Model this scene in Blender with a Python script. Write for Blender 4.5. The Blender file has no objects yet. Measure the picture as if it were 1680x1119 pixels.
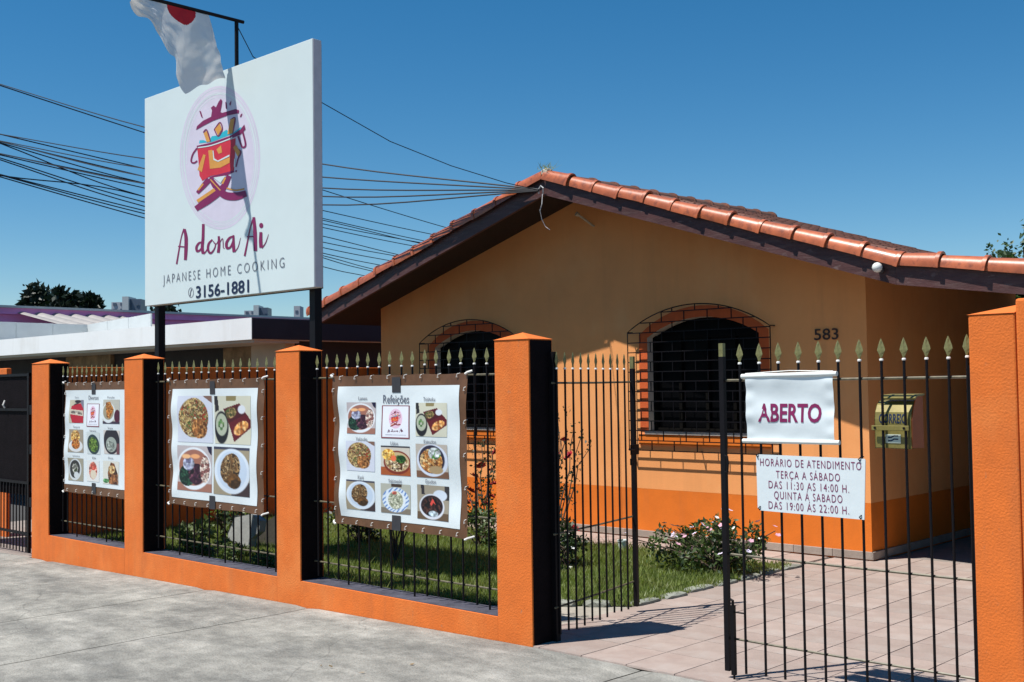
import bpy, bmesh, math, random
import numpy as np
from mathutils import Vector, Matrix, noise as mnoise
from mathutils.geometry import tessellate_polygon
random.seed(7); rng = np.random.default_rng(7)
sc = bpy.context.scene
col = sc.collection

# ------------------------------------------------------------------ camera
FPX, CX, CY, CAMH = 1877.58, 840.0, 559.5, 1.60
yaw, pitch, roll = math.radians(43.5558), math.radians(2.17416), math.radians(-0.78357)
fw = np.array([-math.sin(yaw)*math.cos(pitch), math.cos(yaw)*math.cos(pitch), math.sin(pitch)])
r0 = np.array([math.cos(yaw), math.sin(yaw), 0.0]); u0 = np.cross(r0, fw)
rt = math.cos(roll)*r0 + math.sin(roll)*u0
up = math.cos(roll)*u0 - math.sin(roll)*r0
cd = bpy.data.cameras.new('camera'); cam = bpy.data.objects.new('camera', cd); col.objects.link(cam)
cd.sensor_fit = 'HORIZONTAL'; cd.sensor_width = 36.0; cd.lens = FPX/1680*36
cd.clip_start = 0.05; cd.clip_end = 3000
cam.matrix_world = Matrix(((rt[0], up[0], -fw[0], 0), (rt[1], up[1], -fw[1], 0), (rt[2], up[2], -fw[2], CAMH), (0, 0, 0, 1)))
sc.camera = cam
sc.render.resolution_x, sc.render.resolution_y = 1024, 682

# ------------------------------------------------------------------ light
SUN = Vector((0.50, 1.0, -2.30)).normalized()           # the way the light travels
elev = math.asin(-SUN.z); azim = math.atan2(-SUN.x, -SUN.y)
w = bpy.data.worlds.new('World'); sc.world = w; w.use_nodes = True
nt = w.node_tree; bg = nt.nodes['Background']
sky = nt.nodes.new('ShaderNodeTexSky'); sky.sky_type = 'NISHITA'; sky.sun_disc = False
sky.sun_elevation = elev; sky.sun_rotation = azim
sky.altitude = 900; sky.air_density = 1.0; sky.dust_density = 0.1; sky.ozone_density = 3.0
hsv = nt.nodes.new('ShaderNodeHueSaturation'); hsv.inputs['Saturation'].default_value = 1.36; hsv.inputs['Hue'].default_value = 0.493
nt.links.new(sky.outputs[0], hsv.inputs['Color']); nt.links.new(hsv.outputs[0], bg.inputs[0]); bg.inputs[1].default_value = 0.081
sc.cycles.diffuse_bounces = 4
ld = bpy.data.lights.new('sun', 'SUN'); ld.energy = 5.0; ld.angle = math.radians(0.53); ld.color = (1.0, 0.955, 0.89)
sun = bpy.data.objects.new('sun', ld); col.objects.link(sun)
sun.rotation_euler = SUN.to_track_quat('-Z', 'Y').to_euler(); sun.location = (-6, -6, 20)
vs = sc.view_settings; vs.view_transform = 'Standard'; vs.look = 'None'; vs.exposure = 0.40; vs.gamma = 1.0
vs.use_curve_mapping = False

# ------------------------------------------------------------------ pixel to place
def ray(x, y): return fw + rt*(x-CX)/FPX + up*(CY-y)/FPX
O = np.array([0, 0, CAMH])
def atY(x, y, Y): d = ray(x, y); return O + d*(Y/d[1])
def atX(x, y, X): d = ray(x, y); return O + d*(X/d[0])
def atZ(x, y, z=0.0): d = ray(x, y); return O + d*((z-CAMH)/d[2])
def atD(x, y, D): return O + ray(x, y)*D

# ------------------------------------------------------------------ materials
def lin(c): return tuple((v/255/12.92 if v/255 <= .04045 else ((v/255+.055)/1.055)**2.4) for v in c)
def M(name, c, rough=.75, var=.12, scale=6.0, bump=0.0, bscale=60.0, metal=0.0, spec=.4, coat=0.0, rnd=0.0, dirt=None, stretch=None, detail=5.0):
    m = bpy.data.materials.new(name); m.use_nodes = True; n = m.node_tree; L = n.links
    b = n.nodes['Principled BSDF']
    b.inputs['Roughness'].default_value = rough; b.inputs['Metallic'].default_value = metal
    b.inputs['Specular IOR Level'].default_value = spec; b.inputs['Coat Weight'].default_value = coat
    b.inputs['Coat Roughness'].default_value = .08
    tc = n.nodes.new('ShaderNodeTexCoord'); src = tc.outputs['Object']
    if stretch:
        mp = n.nodes.new('ShaderNodeMapping'); mp.inputs['Scale'].default_value = stretch
        L.new(src, mp.inputs[0]); src = mp.outputs[0]
    nz = n.nodes.new('ShaderNodeTexNoise'); nz.inputs['Scale'].default_value = scale; nz.inputs['Detail'].default_value = detail
    nz.inputs['Roughness'].default_value = .62
    L.new(src, nz.inputs['Vector'])
    cr = n.nodes.new('ShaderNodeValToRGB'); L.new(nz.outputs['Fac'], cr.inputs[0])
    e = cr.color_ramp.elements; e[0].position = .3; e[1].position = .7
    e[0].color = tuple(min(1, v*(1-var)) for v in c)+(1,); e[1].color = tuple(min(1, v*(1+var)) for v in c)+(1,)
    out = cr.outputs[0]
    if dirt:                                                # (colour, scale, amount)
        n2 = n.nodes.new('ShaderNodeTexNoise'); n2.inputs['Scale'].default_value = dirt[1]; n2.inputs['Detail'].default_value = 8
        n2.inputs['Roughness'].default_value = .7
        L.new(src, n2.inputs['Vector'])
        c2 = n.nodes.new('ShaderNodeValToRGB'); L.new(n2.outputs['Fac'], c2.inputs[0])
        c2.color_ramp.elements[0].position = .5; c2.color_ramp.elements[1].position = .72
        c2.color_ramp.elements[0].color = (0, 0, 0, 1); c2.color_ramp.elements[1].color = (dirt[2],)*3+(1,)
        mx = n.nodes.new('ShaderNodeMix'); mx.data_type = 'RGBA'
        L.new(c2.outputs[0], mx.inputs[0]); L.new(out, mx.inputs[6]); mx.inputs[7].default_value = tuple(dirt[0])+(1,)
        out = mx.outputs[2]
    if rnd:
        oi = n.nodes.new('ShaderNodeObjectInfo'); hs = n.nodes.new('ShaderNodeHueSaturation')
        mr = n.nodes.new('ShaderNodeMapRange'); mr.inputs[3].default_value = 1-rnd; mr.inputs[4].default_value = 1+rnd
        L.new(oi.outputs['Random'], mr.inputs[0]); L.new(mr.outputs[0], hs.inputs['Value']); L.new(out, hs.inputs['Color'])
        out = hs.outputs[0]
    L.new(out, b.inputs['Base Color'])
    if bump:
        n3 = n.nodes.new('ShaderNodeTexNoise'); n3.inputs['Scale'].default_value = bscale; n3.inputs['Detail'].default_value = 6
        L.new(src, n3.inputs['Vector'])
        bp = n.nodes.new('ShaderNodeBump'); bp.inputs['Strength'].default_value = bump; bp.inputs['Distance'].default_value = .012
        L.new(n3.outputs['Fac'], bp.inputs['Height']); L.new(bp.outputs[0], b.inputs['Normal'])
    return m
def streaks(m, c, amt, scale=(7, 7, .55), lo=.52, hi=.75):    # run marks and worn patches down a wall
    n = m.node_tree; L = n.links; b = n.nodes['Principled BSDF']; src = b.inputs['Base Color'].links[0].from_socket
    g_ = n.nodes.new('ShaderNodeNewGeometry'); mp = n.nodes.new('ShaderNodeMapping'); mp.inputs['Scale'].default_value = scale; L.new(g_.outputs['Position'], mp.inputs[0])
    nz = n.nodes.new('ShaderNodeTexNoise'); nz.inputs['Scale'].default_value = 1; nz.inputs['Detail'].default_value = 7; nz.inputs['Roughness'].default_value = .65; L.new(mp.outputs[0], nz.inputs['Vector'])
    cr = n.nodes.new('ShaderNodeValToRGB'); cr.color_ramp.elements[0].position = lo; cr.color_ramp.elements[1].position = hi
    cr.color_ramp.elements[0].color = (0, 0, 0, 1); cr.color_ramp.elements[1].color = (amt, amt, amt, 1); L.new(nz.outputs['Fac'], cr.inputs[0])
    mx = n.nodes.new('ShaderNodeMix'); mx.data_type = 'RGBA'; L.new(cr.outputs[0], mx.inputs[0]); L.new(src, mx.inputs[6]); mx.inputs[7].default_value = tuple(c)+(1,); L.new(mx.outputs[2], b.inputs['Base Color'])
def Mcol(name, rough=.5, spec=.3):                          # flat print, colours held in the mesh
    m = bpy.data.materials.new(name); m.use_nodes = True; n = m.node_tree
    a = n.nodes.new('ShaderNodeAttribute'); a.attribute_name = 'print'
    b = n.nodes['Principled BSDF']; b.inputs['Roughness'].default_value = rough; b.inputs['Specular IOR Level'].default_value = spec
    n.links.new(a.outputs['Color'], b.inputs['Base Color']); return m
def Mleaf(name, c, rnd=.35, rough=.5, trans=.25, dirt=None):
    m = M(name, c, rough=rough, var=.45, scale=9.0, spec=.4, dirt=dirt)
    n = m.node_tree; b = n.nodes['Principled BSDF']; o = n.nodes['Material Output']
    t = n.nodes.new('ShaderNodeBsdfTranslucent'); t.inputs[0].default_value = (c[0]*1.5, c[1]*1.6, c[2]*.7, 1)
    mx = n.nodes.new('ShaderNodeMixShader'); mx.inputs[0].default_value = trans
    n.links.new(b.outputs[0], mx.inputs[1]); n.links.new(t.outputs[0], mx.inputs[2]); n.links.new(mx.outputs[0], o.inputs[0])
    return m

ORANGE = (0.68, 0.155, 0.022); PEACH = (0.84, 0.345, 0.115)
mt = dict(
 orange=M('orange_stucco', ORANGE, .88, .10, 5, .30, 95, dirt=((.52,.13,.03), 2.2, .5)),
 orange_house=M('orange_paint', (0.70,.165,.012), .8, .08, 4, .15, 90),
 peach=M('peach_paint', PEACH, .85, .06, 1.6, .18, 110, dirt=((.74,.31,.10), 1.2, .4)),
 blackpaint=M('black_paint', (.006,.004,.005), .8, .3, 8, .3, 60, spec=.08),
 ledge=M('dark_ledge', (.055,.055,.075), .8, .4, 9, .3, 60, dirt=((.11,.11,.13), 5, .6)),
 concrete=M('concrete', (.245,.24,.222), .92, .24, 11, .9, 60, dirt=((.40,.39,.365), 3.0, .8), detail=9),
 strip=M('strip_concrete', (.33,.30,.25), .9, .25, 5, .5, 50),
 iron=M('black_iron', (.0055,.0045,.006), .5, .2, 20, spec=.18),
 railm=M('glint_iron', (.12,.105,.065), .4, .5, 30, spec=.5, dirt=((.22,.19,.12), 14, .6)),  # sun glint on the rails put into the lighter base and blotches
 gold=M('olive_gold', (.20,.19,.075), .45, .25, 40, metal=.25, spec=.5),
 brown=M('brown_vinyl', (.125,.058,.027), .42, .25, 6, .12, 25, spec=.4),
 white=M('white_print', (.65,.715,.735), .45, .04, 3, .12, 14, spec=.35),
 dtab=M('dark_tab', (.035,.035,.04), .6, .2, 10),
 rope=M('white_rope', (.75,.74,.70), .8, .1, 30),
 signwhite=M('sign_white', (.60,.685,.685), .4, .025, 2.0, .04, 6, spec=.3),
 signedge=M('sign_edge', (.55,.52,.56), .5, .08, 10),
 maroon=M('maroon_print', (.20,.016,.085), .5, .08, 8, spec=.3),
 greyink=M('grey_ink', (.13,.14,.18), .5, .1, 8, spec=.3),
 navy=M('navy_ink', (.012,.022,.06), .5, .1, 8, spec=.3),
 redprint=M('red_print', (.56,.03,.05), .5, .1, 8, spec=.3),
 orprint=M('amber_print', (.62,.29,.06), .5, .1, 8, spec=.3),
 teal=M('teal_print', (.03,.42,.52), .5, .1, 8, spec=.3),
 lilac=M('lilac_print', (.60,.56,.66), .5, .06, 6, spec=.3),
 flag=None, flagred=M('flag_red', (.50,.008,.02), .6, .1, 8),
 tile=M('glazed_tile', (.40,.108,.042), .36, .22, 7, .05, 30, spec=.45, coat=.12, rnd=.12),
 tileold=M('old_tile', (.15,.058,.035), .7, .4, 8, .4, 40, rnd=.25, dirt=((.07,.06,.045), 6, .8)),
 wood=M('wine_wood', (.075,.030,.028), .5, .30, 3, .25, 30, spec=.4, stretch=(1,6,6), dirt=((.16,.11,.10), 5, .45)),
 soffit=M('dark_soffit', (.013,.006,.005), .7, .3, 3, .2, 30),
 baseb=M('stone_skirting', (.34,.28,.235), .8, .18, 7, .2, 50, rnd=.08),
 paver=M('pink_paver', (.33,.26,.225), .85, .13, 5, .3, 55, rnd=.09, dirt=((.33,.30,.275), 2.5, .7)),
 grout=M('grout', (.25,.215,.19), .95, .2, 10, .4, 60),
 soil=M('lawn_soil', (.045,.055,.02), .95, .4, 12, .6, 40),
 darkglass=M('dark_glass', (.0025,.0025,.003), .4, .1, 3, spec=.06),
 frame=M('dark_frame', (.004,.0035,.003), .7, .2, 8, spec=.08),
 reveal=M('reveal_paint', (.50,.44,.38), .8, .1, 6),
 brickred=M('brick_orange', (.60,.105,.022), .8, .12, 9, .2, 60),
 brownnum=M('brown_number', (.045,.020,.012), .5, .2, 20),
 mail=M('yellow_mailbox', (.22,.18,.045), .45, .25, 14, metal=.2, spec=.5, dirt=((.10,.08,.03), 9, .7)),
 mailside=M('mailbox_side', (.36,.085,.012), .55, .1, 10),
 mailpanel=M('mailbox_panel', (.55,.60,.50), .5, .1, 10),
 dark=M('carport_shade', (.006,.006,.006), .9, .1, 4),  # gloom inside the carport put into a near-black wall colour
 lampw=M('lamp_white', (.72,.74,.70), .3, .08, 9, spec=.5),
 lampd=M('lamp_base', (.04,.04,.05), .5, .1, 9),
 beige=M('beige_plastic', (.42,.36,.26), .5, .1, 9),
 cable=M('white_cable', (.62,.62,.62), .5, .1, 9),
 wire=M('black_wire', (.006,.009,.016), .6, .1, 4),
 fasciaw=M('white_fascia', (.80,.82,.81), .7, .04, .6, .05, 20, dirt=((.66,.66,.63), 1.0, .5)),
 fascia_shade=M('shaded_side', (.028,.030,.038), .8, .15, 2),  # shade on the side away from the sun, put into the colour
 cream=M('cream_wall', (.50,.45,.34), .8, .1, 3, .1, 40),
 cladding=M('stone_cladding', (.24,.165,.085), .85, .4, 5, .4, 20, dirt=((.12,.08,.04), 4, .7)),
 nshade=M('shaded_wall', (.03,.028,.026), .9, .2, 3),  # shade of the opening under the slab put into the wall colour
 purple=M('purple_fascia', (.74,.27,.58), .6, .08, 1.5),
 sheet=M('sheet_metal', (.52,.55,.55), .45, .08, 2, spec=.4),
 awning=M('awning_sheet', (.30,.285,.27), .5, .15, 3, spec=.4),
 lavender=M('lavender_wall', (.30,.24,.30), .85, .1, 4),
 farwall=M('far_wall', (.46,.47,.50), .8, .06, .2), farwin=M('far_window', (.10,.13,.18), .4, .1, .5),
 slab=M('grey_stone', (.30,.31,.30), .85, .2, 6, .3, 30),
 slabd=M('dark_stone', (.05,.045,.035), .85, .3, 6, .3, 30),
 kerb=M('kerb_stone', (.23,.24,.205), .85, .2, 8, .4, 40, rnd=.15),
 bucket=M('pale_bucket', (.55,.62,.60), .5, .08, 8),
 mortar=M('mortar', (.42,.38,.30), .95, .3, 14, .8, 50),
 asphalt=M('asphalt', (.06,.06,.06), .95, .2, .5, .3, 30),
 bark=M('bark', (.07,.05,.035), .9, .3, 10, .5, 30),
 leaf=Mleaf('leaf_green', (.085,.130,.040)), leafd=Mleaf('leaf_dark', (.030,.055,.020)), leafp=Mleaf('leaf_pale', (.15,.20,.075)),
 leafk=Mleaf('leaf_rose', (.030,.045,.018)), leaft=Mleaf('leaf_tree', (.012,.024,.013), trans=.06), leafr=Mleaf('leaf_right_tree', (.05,.09,.035)),
 grass=Mleaf('grass_blade', (.175,.225,.062), trans=.35, dirt=((.26,.21,.085), 2.6, .75)),
 rose=M('rose_red', (.33,.008,.02), .6, .2, 20), lil=M('lilac_petal', (.62,.55,.70), .6, .1, 20), pwhite=M('white_petal', (.75,.75,.72), .6, .1, 20),
 pinkp=M('pink_petal', (.60,.33,.42), .6, .1, 20), weed=Mleaf('weed', (.22,.26,.10)),
)
streaks(mt['orange'], (.50,.13,.03), .65); streaks(mt['orange'], (.74,.24,.06), .5, (2.2, 2.2, 1.6), .5, .7); streaks(mt['orange'], (.33,.17,.09), .7, (26, 26, 14), .66, .74)
streaks(mt['peach'], (.66,.28,.10), .5, (5, 5, .35)); streaks(mt['peach'], (.86,.42,.17), .5, (1.3, 1.3, 1.0), .5, .68)
streaks(mt['orange_house'], (.56,.15,.03), .5, (6, 6, .8)); streaks(mt['orange_house'], (.60,.30,.14), .6, (20, 20, 16), .68, .74)
streaks(mt['tile'], (.16,.05,.03), .7, (14, 14, 14), .5, .66); streaks(mt['fasciaw'], (.60,.59,.55), .6, (2, 2, .3)); streaks(mt['wood'], (.20,.15,.14), .6, (9, 9, 22), .62, .72)
streaks(mt['paver'], (.30,.22,.19), .6, (3, 3, 1), .5, .66); streaks(mt['paver'], (.24,.20,.18), .6, (16, 16, 1), .64, .72)
def flagmat():
    m = M('flag_cloth', (.74,.76,.77), .75, .04, 4, .25, 18, spec=.2)
    n = m.node_tree; b = n.nodes['Principled BSDF']; o = n.nodes['Material Output']
    t = n.nodes.new('ShaderNodeBsdfTranslucent'); t.inputs[0].default_value = (.6,.6,.6,1)
    mx = n.nodes.new('ShaderNodeMixShader'); mx.inputs[0].default_value = .22
    n.links.new(b.outputs[0], mx.inputs[1]); n.links.new(t.outputs[0], mx.inputs[2]); n.links.new(mx.outputs[0], o.inputs[0]); return m
mt['flag'] = flagmat()
PRINT = Mcol('photo_print')

# ------------------------------------------------------------------ mesh helpers
WO = {}
def link(name, me, mat=None, parent=None, origin=(0, 0, 0)):
    o = bpy.data.objects.new(name, me); col.objects.link(o)
    if mat is not None and me is not None and not me.materials: me.materials.append(mt[mat] if isinstance(mat, str) else mat)
    WO[o.name] = Vector(origin)
    if parent is not None:
        o.parent = parent; o.location = Vector(origin)-WO[parent.name]
    else: o.location = origin
    return o
def thing(name, label, cat, loc, group=None):
    o = link(name, None, None, None, loc); o.empty_display_size = .1; return tag(o, label, cat, group)
def tag(o, label=None, cat=None, group=None, kind=None):
    if label: o['label'] = label
    if cat: o['category'] = cat
    if group: o['group'] = group
    if kind: o['kind'] = kind
    return o
class MB:
    def __init__(s): s.v = []; s.f = []
    def add(s, vs_, fs_):
        n = len(s.v); s.v += [tuple(map(float, p)) for p in vs_]; s.f += [tuple(i+n for i in f) for f in fs_]; return s
    def box(s, x0, x1, y0, y1, z0, z1):
        return s.add([(x0,y0,z0),(x1,y0,z0),(x1,y1,z0),(x0,y1,z0),(x0,y0,z1),(x1,y0,z1),(x1,y1,z1),(x0,y1,z1)],
                     [(0,3,2,1),(4,5,6,7),(0,1,5,4),(1,2,6,5),(2,3,7,6),(3,0,4,7)])
    def prism(s, pts, a, b):                                # closed polygon swept from offset a to offset b
        n = len(pts); P = [np.array(p, float) for p in pts]; a = np.array(a, float); b = np.array(b, float)
        tri = tessellate_polygon([[Vector(p) for p in P]])
        s.add([p+a for p in P]+[p+b for p in P], [tuple(t) for t in tri]+[tuple(i+n for i in reversed(t)) for t in tri]+[(i, (i+1) % n, (i+1) % n+n, i+n) for i in range(n)])
        return s
    def tube(s, pts, r, n=6, cap=True):
        P = [Vector(p) for p in pts]; base = len(s.v); R = r if hasattr(r, '__len__') else [r]*len(P)
        prev = None
        for i, p in enumerate(P):
            t = (P[min(i+1, len(P)-1)]-P[max(i-1, 0)]).normalized()
            if prev is None: a = t.orthogonal().normalized()
            else: a = (prev-t*prev.dot(t)); a = a.normalized() if a.length > 1e-6 else t.orthogonal().normalized()
            prev = a; b = t.cross(a)
            for k in range(n):
                an = 2*math.pi*k/n; q = p+(a*math.cos(an)+b*math.sin(an))*R[i]; s.v.append(tuple(q))
        for i in range(len(P)-1):
            for k in range(n):
                s.f.append((base+i*n+k, base+i*n+(k+1) % n, base+(i+1)*n+(k+1) % n, base+(i+1)*n+k))
        if cap:
            s.f.append(tuple(base+k for k in reversed(range(n)))); s.f.append(tuple(base+(len(P)-1)*n+k for k in range(n)))
        return s
    def lathe(s, prof, c, n=12):
        base = len(s.v)
        for r, z in prof:
            for k in range(n):
                an = 2*math.pi*k/n; s.v.append((c[0]+r*math.cos(an), c[1]+r*math.sin(an), c[2]+z))
        for i in range(len(prof)-1):
            for k in range(n): s.f.append((base+i*n+k, base+i*n+(k+1) % n, base+(i+1)*n+(k+1) % n, base+(i+1)*n+k))
        return s
    def mesh(s, name, origin=(0, 0, 0), smooth=False):
        me = bpy.data.meshes.new(name); o = np.array(origin, float)
        me.from_pydata([tuple(np.array(p)-o) for p in s.v], [], s.f); me.validate(); me.update()
        if smooth: me.shade_smooth()
        return me
    def build(s, name, mat, parent=None, smooth=False, bevel=0, origin=None):
        A = np.array(s.v); 
        if origin is None: origin = ((A[:,0].min()+A[:,0].max())/2, (A[:,1].min()+A[:,1].max())/2, A[:,2].min())
        o = link(name, s.mesh(name, origin, smooth), mat, parent, origin)
        if bevel:
            bv = o.modifiers.new('bevel', 'BEVEL'); bv.width = bevel; bv.segments = 2; bv.limit_method = 'ANGLE'
        return o
def gridmesh(X, Y, Z, colors=None):                         # arrays rows x cols
    h, w_ = X.shape; me = bpy.data.meshes.new('sheet')
    co = np.stack([X, Y, Z], -1).reshape(-1, 3)
    i = np.arange(h*w_).reshape(h, w_); q = np.stack([i[:-1,:-1], i[1:,:-1], i[1:,1:], i[:-1,1:]], -1).reshape(-1, 4)
    me.vertices.add(len(co)); me.vertices.foreach_set('co', co.ravel())
    me.loops.add(q.size); me.loops.foreach_set('vertex_index', q.ravel())
    me.polygons.add(len(q)); me.polygons.foreach_set('loop_start', np.arange(0, q.size, 4))
    me.update(calc_edges=True); me.validate(); me.shade_smooth()
    if colors is not None:
        a = me.color_attributes.new('print', 'FLOAT_COLOR', 'POINT')
        a.data.foreach_set('color', np.concatenate([colors.reshape(-1, 3), np.ones((h*w_, 1))], 1).astype(np.float32).ravel())
    return me
def trimesh(name, V, T):
    me = bpy.data.meshes.new(name); V = np.asarray(V, np.float32); T = np.asarray(T, np.int32); k = T.shape[1]
    me.vertices.add(len(V)); me.vertices.foreach_set('co', V.ravel())
    me.loops.add(T.size); me.loops.foreach_set('vertex_index', T.ravel())
    me.polygons.add(len(T)); me.polygons.foreach_set('loop_start', np.arange(0, T.size, k))
    me.update(calc_edges=True); me.validate(); return me

# flat lettering and shapes, made as meshes lying on a plane
TXT = {}
def text2d(s, bold=0.0, space=1.0):
    key = (s, bold, space)
    if key not in TXT:
        c = bpy.data.curves.new('lettering', 'FONT'); c.body = s; c.size = 1; c.offset = bold; c.space_character = space; c.resolution_u = 3
        o = bpy.data.objects.new('lettering_source', c); col.objects.link(o)
        dg = bpy.context.evaluated_depsgraph_get(); me = bpy.data.meshes.new_from_object(o.evaluated_get(dg))
        V = np.array([v.co[:2] for v in me.vertices]); F = [tuple(p.vertices) for p in me.polygons]
        bpy.data.objects.remove(o); bpy.data.curves.remove(c); bpy.data.meshes.remove(me)
        lo, hi = V.min(0), V.max(0); cap = .7185 if any(ch.isupper() or ch.isdigit() for ch in s) else .5; TXT[key] = (np.stack([(V[:,0]-lo[0])/(hi[0]-lo[0]), V[:,1]/cap], 1), F)
    return TXT[key]
def text_box(mb, s, X0, X1, Z0, Z1, Y, bold=0.0, space=1.0, drape=None):
    V, F = text2d(s, bold, space)
    P = [(X0+(X1-X0)*a, Y, Z0+(Z1-Z0)*b) for a, b in V]
    if drape: P = [(x, drape(x, z)+(y), z) for x, y, z in P]
    mb.add(P, [tuple(f) for f in F])
def stroke2d(pts, wid):
    P = [np.array(p, float) for p in pts]
    if len(P) > 2:                                          # smooth the stroke (Catmull-Rom)
        Q = []; W_ = []; ws = wid if hasattr(wid, '__len__') else [wid]*len(P); E = [2*P[0]-P[1]]+P+[2*P[-1]-P[-2]]
        for i in range(1, len(E)-2):
            for t in np.linspace(0, 1, 6, endpoint=False):
                a, b, c_, d = E[i-1], E[i], E[i+1], E[i+2]
                Q.append(.5*((2*b)+(-a+c_)*t+(2*a-5*b+4*c_-d)*t*t+(-a+3*b-3*c_+d)*t**3)); W_.append(ws[i-1]*(1-t)+ws[i]*t)
        Q.append(P[-1]); W_.append(ws[-1]); P = Q; wid = W_
    ws = wid if hasattr(wid, '__len__') else [wid]*len(P)
    Lf = []; Rt = []
    for i, p in enumerate(P):
        t = P[min(i+1, len(P)-1)]-P[max(i-1, 0)]; t = t/(np.hypot(*t)+1e-9); nn = np.array([-t[1], t[0]])*ws[i]/2
        Lf.append(p+nn); Rt.append(p-nn)
    return Lf, Rt
def px_stroke(mb, pts, wid, mp):
    L_, R_ = stroke2d(pts, wid); n = len(L_); V = [mp(*p) for p in L_]+[mp(*p) for p in R_]
    mb.add(V, [(i, i+1, n+i+1, n+i) for i in range(n-1)])
def px_poly(mb, pts, mp):
    P = [Vector(mp(*p)) for p in pts]; mb.add([tuple(p) for p in P], [tuple(t) for t in tessellate_polygon([P])])
def ell(cx_, cy_, rx, ry, n=40): return [(cx_+rx*math.cos(2*math.pi*k/n), cy_+ry*math.sin(2*math.pi*k/n)) for k in range(n)]

# ================================================================== the setting
def gz(X): return 0.0166*(min(X, -4.77)+4.77)
YF = 5.169
def crack_concrete():
    m = mt['concrete']; n = m.node_tree; L = n.links; b = n.nodes['Principled BSDF']
    src = b.inputs['Base Color'].links[0].from_socket
    tc = n.nodes.new('ShaderNodeNewGeometry'); nz = n.nodes.new('ShaderNodeTexNoise'); nz.inputs['Scale'].default_value = 1.3
    mv = n.nodes.new('ShaderNodeVectorMath'); mv.operation = 'MULTIPLY_ADD'; mv.inputs[1].default_value = (.7, .7, 0)
    L.new(tc.outputs['Position'], nz.inputs['Vector']); L.new(nz.outputs['Color'], mv.inputs[0]); L.new(tc.outputs['Position'], mv.inputs[2])
    vo = n.nodes.new('ShaderNodeTexVoronoi'); vo.feature = 'DISTANCE_TO_EDGE'; vo.inputs['Scale'].default_value = .42
    L.new(mv.outputs[0], vo.inputs['Vector'])
    cr = n.nodes.new('ShaderNodeValToRGB'); cr.color_ramp.elements[0].position = 0; cr.color_ramp.elements[1].position = .0026
    cr.color_ramp.elements[0].color = (.74, .74, .74, 1); cr.color_ramp.elements[1].color = (1, 1, 1, 1)
    L.new(vo.outputs['Distance'], cr.inputs[0])
    mx = n.nodes.new('ShaderNodeMix'); mx.data_type = 'RGBA'; mx.blend_type = 'MULTIPLY'; mx.inputs[0].default_value = 1
    L.new(src, mx.inputs[6]); L.new(cr.outputs[0], mx.inputs[7]); out = mx.outputs[2]
    # drifts of worn pale cement and darker damp, stretched along the kerb
    mp = n.nodes.new('ShaderNodeMapping'); mp.inputs['Scale'].default_value = (1.0, 2.6, 1); mp.inputs['Rotation'].default_value = (0, 0, .5); L.new(tc.outputs['Position'], mp.inputs[0])
    n4 = n.nodes.new('ShaderNodeTexNoise'); n4.inputs['Scale'].default_value = 1.0; n4.inputs['Detail'].default_value = 10; n4.inputs['Roughness'].default_value = .68
    L.new(mp.outputs[0], n4.inputs['Vector'])
    c4 = n.nodes.new('ShaderNodeValToRGB'); c4.color_ramp.elements[0].position = .36; c4.color_ramp.elements[1].position = .66
    c4.color_ramp.elements[0].color = (.62, .63, .62, 1); c4.color_ramp.elements[1].color = (1.28, 1.27, 1.22, 1)
    L.new(n4.outputs['Fac'], c4.inputs[0])
    m2 = n.nodes.new('ShaderNodeMix'); m2.data_type = 'RGBA'; m2.blend_type = 'MULTIPLY'; m2.inputs[0].default_value = 1
    L.new(out, m2.inputs[6]); L.new(c4.outputs[0], m2.inputs[7]); L.new(m2.outputs[2], b.inputs['Base Color'])
crack_concrete()
g = MB(); g.add([(-1500,-1500,-.6),(1500,-1500,-.6),(1500,1500,-.6),(-1500,1500,-.6)], [(0,1,2,3)])
tag(g.build('ground', 'asphalt'), kind='structure')
# sidewalk: cast slabs with open joints
sw = MB()
sw.add([(-30,-2.2,gz(-30)-.06),(-4.77,-2.2,-.06),(8,-2.2,-.06),(8,5.165,-.06),(-4.77,5.165,-.06),(-30,5.165,gz(-30)-.06)], [(0,1,4,5),(1,2,3,4)])
swo = tag(sw.build('sidewalk', 'grout'), kind='structure')
jx = [-26, -20.5, -17.3, -14.3, -11.42, -8.47, -7.05, -3.95, -.9, 2.2, 5.3, 8]
for k in range(len(jx)-1):
    a, b_ = jx[k]+.0055, jx[k+1]-.0055
    nx = max(4, int((b_-a)/.12)); ny = 60
    xs = np.linspace(a, b_, nx); ys = np.linspace(-2.2, 5.1645, ny); Xg, Yg = np.meshgrid(xs, ys)
    Zg = np.vectorize(lambda x, y: gz(x)+.007*mnoise.noise((x*.9, y*.9, 0))+.003*mnoise.noise((x*3.1, y*3.1, 4)))(Xg, Yg)
    t = np.clip((Yg-4.9)/.2, 0, 1); Zg = Zg*(1-t)+np.vectorize(gz)(Xg)*t
    Zg[:, 0] -= .010; Zg[:, -1] -= .010
    link('slab', gridmesh(Xg[::-1], Yg[::-1], Zg[::-1]), 'concrete', swo, WO[swo.name]*0)
for ch in swo.children: ch.location = -WO[swo.name]
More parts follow.
